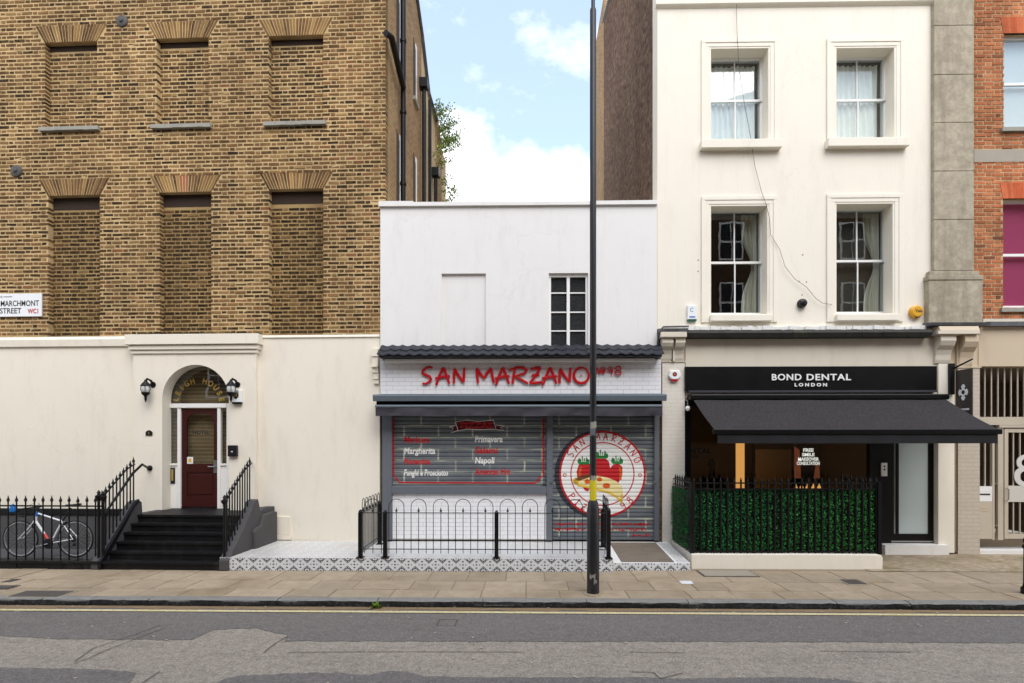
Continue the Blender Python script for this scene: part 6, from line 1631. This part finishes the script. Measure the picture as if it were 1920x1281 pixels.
m = MB(); ribbon(m, [(a + .05 + .03 * math.cos(R(x)) + .03, (c + d) / 2 + .06 + .035 * math.sin(R(x))) for x in range(40, 330, 20)], .012, -.0615); build(m, 'mark', M['teal'], parent=t)
build(MB().box(a + .03, b - .03, -.0615, -.059, c + .06, c + .085), 'print', M['blue'], parent=t)
u, z = S.P(1717, 585, -.03)
t = build(MB().lathe(u, z, [(.09, -.085), (.115, -.07), (.12, -.03), (.12, -.001)], 28, axis='y'), 'alarm_box', M['yellow_case'], fr=S, label='round amber alarm box beside the stone pilaster', cat='alarm box', smooth=True)
build(letters('Yale', .075, u + .02, -.0865, z + .005, bold=.002), 'lettering', M['grey_text'], parent=t)
build(MB().prism([(u + .085 * math.cos(R(x)), z - .02 + .10 * math.sin(R(x))) for x in range(200, 341, 20)], -.075, -.01), 'strobe', M['black_plastic'], parent=t)
u, z = S.P(1504, 569, -.03)
t = build(MB().lathe(u, z, [(.03, -.10), (.07, -.09), (.085, -.05), (.085, -.001)], 20, axis='y'), 'wall_vent', M['black_plastic'], fr=S, label='round black wall vent between the two lower sash windows', cat='vent', smooth=True)
build(MB().lathe(u, z, [(.022, -.115), (.026, -.10), (.026, -.095)], 12, axis='y'), 'spout', M['black_iron'], parent=t)
pts = [(1380, -40), (1381, 10), (1382, 60), (1386, 130), (1395, 190), (1408, 260), (1415, 310), (1428, 360), (1437, 385), (1443, 410), (1445, 440), (1462, 468), (1472, 500), (1490, 523), (1512, 538), (1530, 560), (1543, 569), (1560, 571)]
m = MB().tube([(*[(p[0], -.055, p[1]) for p in [S.P(x, y, -.055)]][0],) for x, y in pts], .0045, 5)
build(m, 'hanging_cable', M['cable'], fr=S, label='thin grey cable drooping down the cream facade between windows', cat='cable')
m = MB()
for x, y in ((1505, 478), (1498, 528), (1512, 529), (1504, 553), (1309, 488), (1309, 509)):
    u, z = S.P(x, y); disc(m, u, z, .014, .016, -.0015, 8)
build(m, 'plug_holes', M['joint'], parent=hs, kind='stuff')
u, z = S.P(1289, 766, -.1)
t = thing('globe_lamp', 'small white globe lamp under the awning corner', 'lamp', (u, -.1, z - .05), S)
build(MB().lathe(u, -.12, [(.005, z - .05), (.035, z - .038), (.048, z), (.035, z + .035), (.02, z + .045)], 14), 'globe', M['white_gloss'], parent=t, smooth=True)
build(MB().tube([(u, -.12, z + .04), (u, -.12, z + .13), (u, -.04, z + .17)], .012, 8), 'bracket', M['steel'], parent=t)
# blade sign
u = S.U(1783, -.05); zt1_, zb1_ = S.P(1783, 682, -.05)[1], S.P(1783, 740, -.05)[1]
t = thing('hanging_sign', 'black hanging blade sign with white tooth crown emblem by the awning', 'sign', (u, -.3, zb1_ - .2), S)
build(MB().box(u - .045, u + .045, -.09, -.036, zb1_, zt1_), 'wall_plate', M['black_iron'], parent=t)
build(MB().tube([(u + .03, -.09, zt1_ - .09), (u + .05, -.50, zt1_ + .02)], .016, 8), 'arm', M['black_iron'], parent=t)
bx0, bz0, bz1 = u + .05, S.P(1795, 790, -.3)[1], S.P(1795, 693, -.3)[1]
build(MB().box(bx0 - .012, bx0 + .012, -.50, -.11, bz0, bz1), 'blade', paint('charcoal_sign_face', '#3a3530', .45), parent=t, bevel=.003)
for y in (-.15, -.46): build(MB().tube([(bx0, y, bz1), (bx0, y, bz1 + .1)], .005, 5), 'hanger', M['steel'], parent=t)
m = MB(); cy, cz_ = -.30, bz0 + (bz1 - bz0) * .56
pts = []
for k in range(40):
    a = 2 * math.pi * k / 40; r_ = .115 * (1 + .13 * math.cos(4 * a)); pts.append((bx0 - .0135, cy + r_ * math.cos(a) * .9, cz_ + r_ * 1.15 * math.sin(a)))
m.add(pts, [tuple(range(40))]); 
build(m, 'emblem', M['white_gloss'], parent=t)
m = MB()
for dy, dz, r_ in ((-.055, .07, .022), (.055, .07, .022), (-.055, -.07, .022), (.055, -.07, .022), (0, 0, .04)):
    m.add([(bx0 - .0148, cy + dy + r_ * math.cos(2 * math.pi * k / 12), cz_ + dz + r_ * math.sin(2 * math.pi * k / 12)) for k in range(12)], [tuple(range(12))])
build(m, 'emblem_cutout', M['grey_text'], parent=t)
m = MB(); m.box(bx0 - .0142, bx0 - .0122, cy - .14, cy + .14, bz0 + .20, bz0 + .235); m.box(bx0 - .0142, bx0 - .0122, cy - .08, cy + .08, bz0 + .14, bz0 + .16); build(m, 'emblem_rule', M['white_gloss'], parent=t)

# ================================================================ far right: red brick building with stone pilaster and gate
rb = thing('red_brick_building', 'orange red brick building with stone pilaster and tan ground floor', 'building', (S.U(1880), .1, 0), S)
q0 = S.U(1826); q1 = q0 + 3.2; zr = S.P(1870, 598)[1]
wu = S.rect(1882, 1975, 62, 240); wl_ = S.rect(1881, 1975, 372, 578)
bz = S.P(1870, 304)[1], S.P(1870, 281)[1]
mb = MB().wall(q0, q1, zr, TOPR, .008, .4, [wu, wl_], reveal=.12)
rw_ = build(mb, 'brick_wall', M['red_mortar'], parent=rb)
RED = ['#b06a48', '#b66f4c', '#aa6443', '#bc7752', '#a86545', '#b47250']
def pal_red(x, z):
    if rng.random() < .06: return cl(rng.choice(('#7d4a36', '#8a5540')))
    return cl(rng.choice(RED), rng.uniform(.85, 1.15))
RA = .30
H2 = []
for w in (wu, wl_):
    H2.append((w[2], w[3], lambda z, w=w: (w[0] + .003, w[1] - .003))); H2.append((w[3], w[3] + RA, lambda z, w=w: (w[0] - .06 * (z - w[3]) / RA - .01, w[1] + .06 * (z - w[3]) / RA + .01)))
H2.append((bz[0], bz[1], lambda z: (q0 - 1, q1 + 1)))
brickwork(rw_, 0.0, q0 + .003, q1, zr + .01, TOPR, H2, M['red_brick'], pal_red, course=.0745, bh=.053, nind=300, depth=.12, jit=.002)
build(MB().box(q0 + .002, q1, -.006, .05, bz[0], bz[1]), 'concrete_band', paint('grey_concrete_band', '#a39a8c', .85, .1, 5, '#7c746a', .4, .3), parent=rb)
for w in (wu, wl_):
    n = 18
    for k in range(n):
        b0, b1 = w[0] - .005 + (w[1] - w[0] + .01) * k / n, w[0] - .005 + (w[1] - w[0] + .01) * (k + 1) / n; c0, c1 = w[0] - .06 + (w[1] - w[0] + .12) * k / n, w[0] - .06 + (w[1] - w[0] + .12) * (k + 1) / n
        m = MB(); m.cc = cl(rng.choice(('#b8603f', '#b1593a', '#bd6846'))); m.prism([(b0 + .001, w[3]), (b1 - .001, w[3]), (c1 - .001, w[3] + RA - .004), (c0 + .001, w[3] + RA - .004)], -.003, .05); build(m, 'voussoir', M['red_brick'], parent=rw_)
    m = MB(); v = .10; m.box(w[0], w[0] + .03, v, v + .06, w[2] + .07, w[3] - .05); m.box(w[1] - .05, w[1], v, v + .06, w[2] + .07, w[3] - .05); m.box(w[0], w[1], v, v + .06, w[3] - .05, w[3]); m.box(w[0], w[1], v, v + .06, w[2], w[2] + .07)
    win = build(m, 'sash_window', M['white_gloss'], parent=rb)
    zm = w[2] + (w[3] - w[2]) * .5; build(MB().box(w[0] + .031, w[1] - .051, v + .005, v + .05, zm - .025, zm + .025), 'meeting_rail', M['white_gloss'], parent=win)
    for z0, z1 in ((w[2] + .07, zm - .025), (zm + .025, w[3] - .05)): build(MB().box(w[0] + .03, w[1] - .05, v + .025, v + .031, z0, z1), 'pane', M['glass'], parent=win)
    build(MB().box(w[0] + .01, w[1] - .01, v + .10, v + .11, w[2] + .02, w[3] - .02), 'blind', M['white_blind'] if w is wu else M['pink_blind'], parent=win)
    build(MB().box(w[0] - .06, w[1] + .06, -.05, .14, w[2] - .075, w[2] - .003), 'window_sill', M['sill_stone'], parent=rb)
# stone pilaster
s0, s1 = S.U(1751, -.08), S.U(1826, -.08)
ys = [508, 412, 321, 230, 140, 48, -60, -160, -260]
zs2 = [S.P(1788, y, -.08)[1] for y in ys]
pil = build(MB().box(s0 + .01, s1 - .002, -.07, .3, zr, zs2[-1]), 'stone_pilaster', M['stone'], parent=rb)
for k in range(len(zs2) - 1): build(MB().box(s0, s1, -.085, .28, zs2[k] + .004, zs2[k + 1] - .004), 'stone_block', M['stone'], parent=pil, bevel=.008)
a, b = S.U(1741, -.12), S.U(1842, -.12); z0, z1 = S.P(1790, 606, -.12)[1], S.P(1790, 526, -.12)[1]
build(MB().box(a, b, -.13, .28, z0, z1), 'pedestal', M['stone'], parent=pil, bevel=.01)
h = zs2[0] - z1
for f0, f1, o in ((.02, .5, .012), (.52, .98, -.03)): build(MB().box(a - o, b + o, -.13 - o, .28, z1 + h * f0, z1 + h * f1), 'base_moulding', M['stone'], parent=pil, bevel=.014)
# tan ground floor: console half, fascia, lead, pilaster
build(MB().prismx([(-.22, z0 - .06), (-.24, z0 - .01), (.0, z0 + .02), (.0, z0 - .06)], a - .03, b + .06), 'lead_flashing', M['lead'], parent=rb)
build(MB().box(S.U(1842), q1, -.10, .0, z0 - .05, z0 + .03), 'lead_flashing', M['lead'], parent=rb); build(MB().box(S.U(1842), q1, -.02, .0, z0 + .03, zr - .002), 'tan_band', M['beige'], parent=rb)
a2_, b2_, c2_, d2_ = console(1806, 1832, 628, 688, M['tan'])
build(MB().box(S.U(1758, -.24), S.U(1836, -.24), -.26, .0, d2_, d2_ + .06), 'console_cap', M['beige'], parent=rb, bevel=.006); build(MB().prismx([(-.26, d2_ + .061), (-.22, d2_ + .15), (.0, d2_ + .16), (.0, d2_ + .061)], S.U(1762, -.24), S.U(1836, -.24)), 'console_cap', M['tan'], parent=rb)
build(MB().box(S.U(1791), S.U(1806), -.05, .0, c2_, d2_ - .002), 'console_groove', M['tan'], parent=rb)
build(MB().box(S.U(1793.5), S.U(1834), -.04, .3, 0, c2_ - .004), 'pilaster', M['beige_brick'], parent=rb); build(MB().box(S.U(1792), S.U(1836), -.055, .0, c2_ - .004, c2_ + .02), 'pilaster_band', M['tan'], parent=rb)
gz = S.P(1880, 687)[1]
build(MB().box(S.U(1834), q1, -.01, .3, gz, z0 - .0505), 'tan_fascia', M['tan'], parent=rb)
build(MB().box(S.U(1834) + .001, q1, .30, 3.0, 0, gz + .4), 'passage_mass', paint('dark_passage', '#1f1d1b', .9), parent=rb) if False else None
m = MB(); x0, x1 = S.U(1834), q1; m.quad((x0, 3.2, 0), (x1, 3.2, 0), (x1, 3.2, gz), (x0, 3.2, gz)); m.quad((x0, .3, 0), (x0, 3.2, 0), (x0, 3.2, gz), (x0, .3, gz)); m.quad((x0, 3.2, gz), (x1, 3.2, gz), (x1, .3, gz), (x0, .3, gz)); m.quad((x1, 3.2, 0), (x1, .3, 0), (x1, .3, gz), (x1, 3.2, gz))
build(m, 'passage_walls', paint('passage_brick', '#7d7063', .9, .2), parent=rb)
build(MB().box(S.U(1752) + .002, S.U(1834), .001, .3, 2.2, zr - .002), 'party_wall', M['tan'], parent=rb)
# gate
M['gate'] = paint('cream_gate_paint', '#bfb4a0', .45, .05, 6, '#8f8064', .25, .05)
gv = .10
gate = thing('entrance_gate', 'cream painted metal gate with vertical bars and a large numeral 8', 'gate', (S.U(1880, gv), gv, 0), S)
def gbox(p0, p1, y0, y1, nm, mat='gate', d0=-.03, d1=.03, par=None, bev=0):
    a, b, c, d = S.rect(p0, p1, y0, y1, gv); return build(MB().box(a, b, gv + d0, gv + d1, c, d), nm, M[mat] if isinstance(mat, str) else mat, parent=par or gate, bevel=bev)
gbox(1834, 2060, 782, 797, 'transom'); gbox(1870, 2060, 797.5, 802, 'transom_lip', d0=-.05)
gx = [1846 + 12.3 * k for k in range(16)]
for x in gx: gbox(x - .85, x + .85, 690, 781.5, 'top_bar', d0=-.012, d1=.012)
gbox(1858.5, 1862.5, 802.5, 1012, 'post'); gbox(1869, 1879, 802.5, 1012, 'post')
for y in (907, 985): gbox(1863, 1868.8, y - 1, y + 1, 'hinge', 'steel')
# narrow side panel with post box
gbox(1834, 1858, 912, 922, 'mail_panel', 'white_gloss'); gbox(1835, 1854, 925.5, 928, 'mail_slot', 'black_plastic', d0=-.034, d1=-.02); gbox(1834, 1858, 922.3, 940, 'mail_panel', 'white_gloss', d0=-.028); gbox(1834, 1858, 940.3, 1010, 'lower_panel'); gbox(1836, 1853, 951, 953, 'mail_slot', 'tan', d0=-.034, d1=-.02); gbox(1836, 1853, 956, 958, 'mail_slot', 'tan', d0=-.034, d1=-.02)
for x in (1846.5,): gbox(x - .85, x + .85, 802.5, 911.7, 'bar', d0=-.012, d1=.012)
# gate leaf
leaf_ = gbox(1881, 1888, 800 + 4, 1010, 'gate_leaf', d0=-.03); gbox(1888.2, 2050, 804, 811, 'leaf_rail', par=leaf_); gbox(1888.2, 2050, 1001, 1010, 'leaf_rail', par=leaf_); gbox(1887, 2050, 911, 941, 'lock_panel', paint('pale_gate_panel', '#c9c5ba', .5, .04), par=leaf_, d0=-.035)
for x in [1899.5 + 12.3 * k for k in range(12)]:
    gbox(x - .85, x + .85, 811.3, 910.7, 'bar', d0=-.012, d1=.012, par=leaf_); gbox(x - .85, x + .85, 941.3, 1000.7, 'bar', d0=-.012, d1=.012, par=leaf_)
a, b, c, d = S.rect(1884, 1888, 915, 938, gv); build(MB().tube([(a, gv - .04, c), (a, gv - .09, c + .02), (a, gv - .09, d - .02), (a, gv - .04, d)], .010, 6), 'pull_handle', M['steel'], parent=leaf_)
u, z = S.P(1922, 881, gv); m = MB(); disc(m, u, z + .135, .185, .155, gv - .036, 30, rin=.52); disc(m, u, z - .125, .235, .20, gv - .038, 32, rin=.55)
m2 = MB()
for f in range(len(m.f)):
    pass
n_ = len(m.v); m.v += [(x, y + .018, z_) for x, y, z_ in m.v]; 
for fidx in range(len(m.f)): m.f.append([i + n_ for i in reversed(m.f[fidx])]); m.mi.append(0); m.c.append(None)
build(m, 'numeral', paint('pale_grey_numeral', '#cfccc4', .5, .03), parent=leaf_)
build(MB().box(S.U(1836), q1, -.02, .35, -.005, .075), 'gate_step', M['coping'], parent=rb)
# bollard at the right edge of the picture
bx, by = gnd(1931, 1114)
bl = thing('bollard', 'black cast iron bollard standing near the kerb before the gate', 'bollard', (bx, by, 0), W)
build(MB().lathe(bx, by, [(.10, 0), (.10, .08), (.08, .10), (.072, .14), (.068, .62), (.085, .64), (.085, .67), (.062, .69)], 18), 'shaft', M['black_iron'], parent=bl, smooth=True)
build(MB().lathe(bx, by, [(.06, .69), (.075, .72), (.072, .76), (.045, .80), (.004, .815)], 18), 'cap', M['black_iron'], parent=bl, smooth=True)

# ================================================================ shrub on the rear parapet
sh = thing('parapet_shrub', 'self sown buddleia shrub growing from the rear parapet of the brick building', 'shrub', (.0, 5.0, 11.0), L)
m = MB(); lf = MB(); G2 = ['#5c7a34', '#7d9448', '#496a2c', '#9aa860']
for q in range(30):
    v0 = rng.uniform(4.6, 6.6); z0 = 11.3 - (v0 - 4.4) * .12 - (rng.uniform(0, 2.2) if rng.random() < .5 else 0); p = Vector((-.02, v0, z0)); d_ = Vector((rng.uniform(.25, .9), rng.uniform(-.5, .5), rng.uniform(-.1, .8))).normalized(); ln = rng.uniform(.25, .8)
    pts = [tuple(p), tuple(p + d_ * ln * .5 + Vector((0, 0, .02))), tuple(p + d_ * ln + Vector((0, 0, -.08)))]
    m.tube(pts, [.010, .007, .003], 4)
    for k in range(60):
        f = rng.uniform(.25, 1.05); c_ = p + d_ * ln * f + Vector((rng.uniform(-.09, .09), rng.uniform(-.09, .09), rng.uniform(-.09, .09))); a = Vector((rng.uniform(-1, 1), rng.uniform(-1, 1), rng.uniform(-1, 1))).normalized(); s = rng.uniform(.04, .09); w = a.cross(Vector((.2, .9, .3))).normalized() * s * .25
        lf.cc = cl(rng.choice(G2), rng.uniform(.7, 1.2)); lf.add([tuple(c_), tuple(c_ + a * s * .5 + w), tuple(c_ + a * s), tuple(c_ + a * s * .5 - w)], [(0, 1, 2, 3)])
build(m, 'stems', M['joint'], parent=sh, kind='stuff'); build(lf, 'foliage', M['leaf'], parent=sh, kind='stuff')

# ================================================================ the terrace across the street (seen in the window panes)
OY = -3.4
op = thing('terrace_across_street', 'brown brick terrace with white sash windows reflected in the window panes', 'building', (0, OY - 1, 0), W)
build(MB().box(-26, 26, OY - 6, OY, 0, 13.0), 'brick_wall', wall_tex('opposite_brick', '#5c4230', '#4b3527', '#6f5a45', 'X', .23, .076, .01), parent=op)
for k in range(-9, 10):
    for z0, h_ in ((4.2, 2.0), (7.4, 1.9), (10.3, 1.7)):
        x0 = k * 2.7 + .6
        w = build(MB().box(x0, x0 + 1.1, OY + .002, OY + .05, z0, z0 + h_), 'sash_window', M['white_gloss'], parent=op)
        for i_ in range(2):
            for j_ in range(2): build(MB().box(x0 + .08 + i_ * .49, x0 + .53 + i_ * .49, OY + .045, OY + .056, z0 + .08 + j_ * (h_ / 2 - .03), z0 + h_ / 2 - .03 + j_ * (h_ / 2 - .05)), 'pane', M['obscure'], parent=w)
build(MB().box(-30, 30, -3.35, -.35, ZR + .001, .0), 'far_pavement', M['slab'], fr=W, kind='structure')
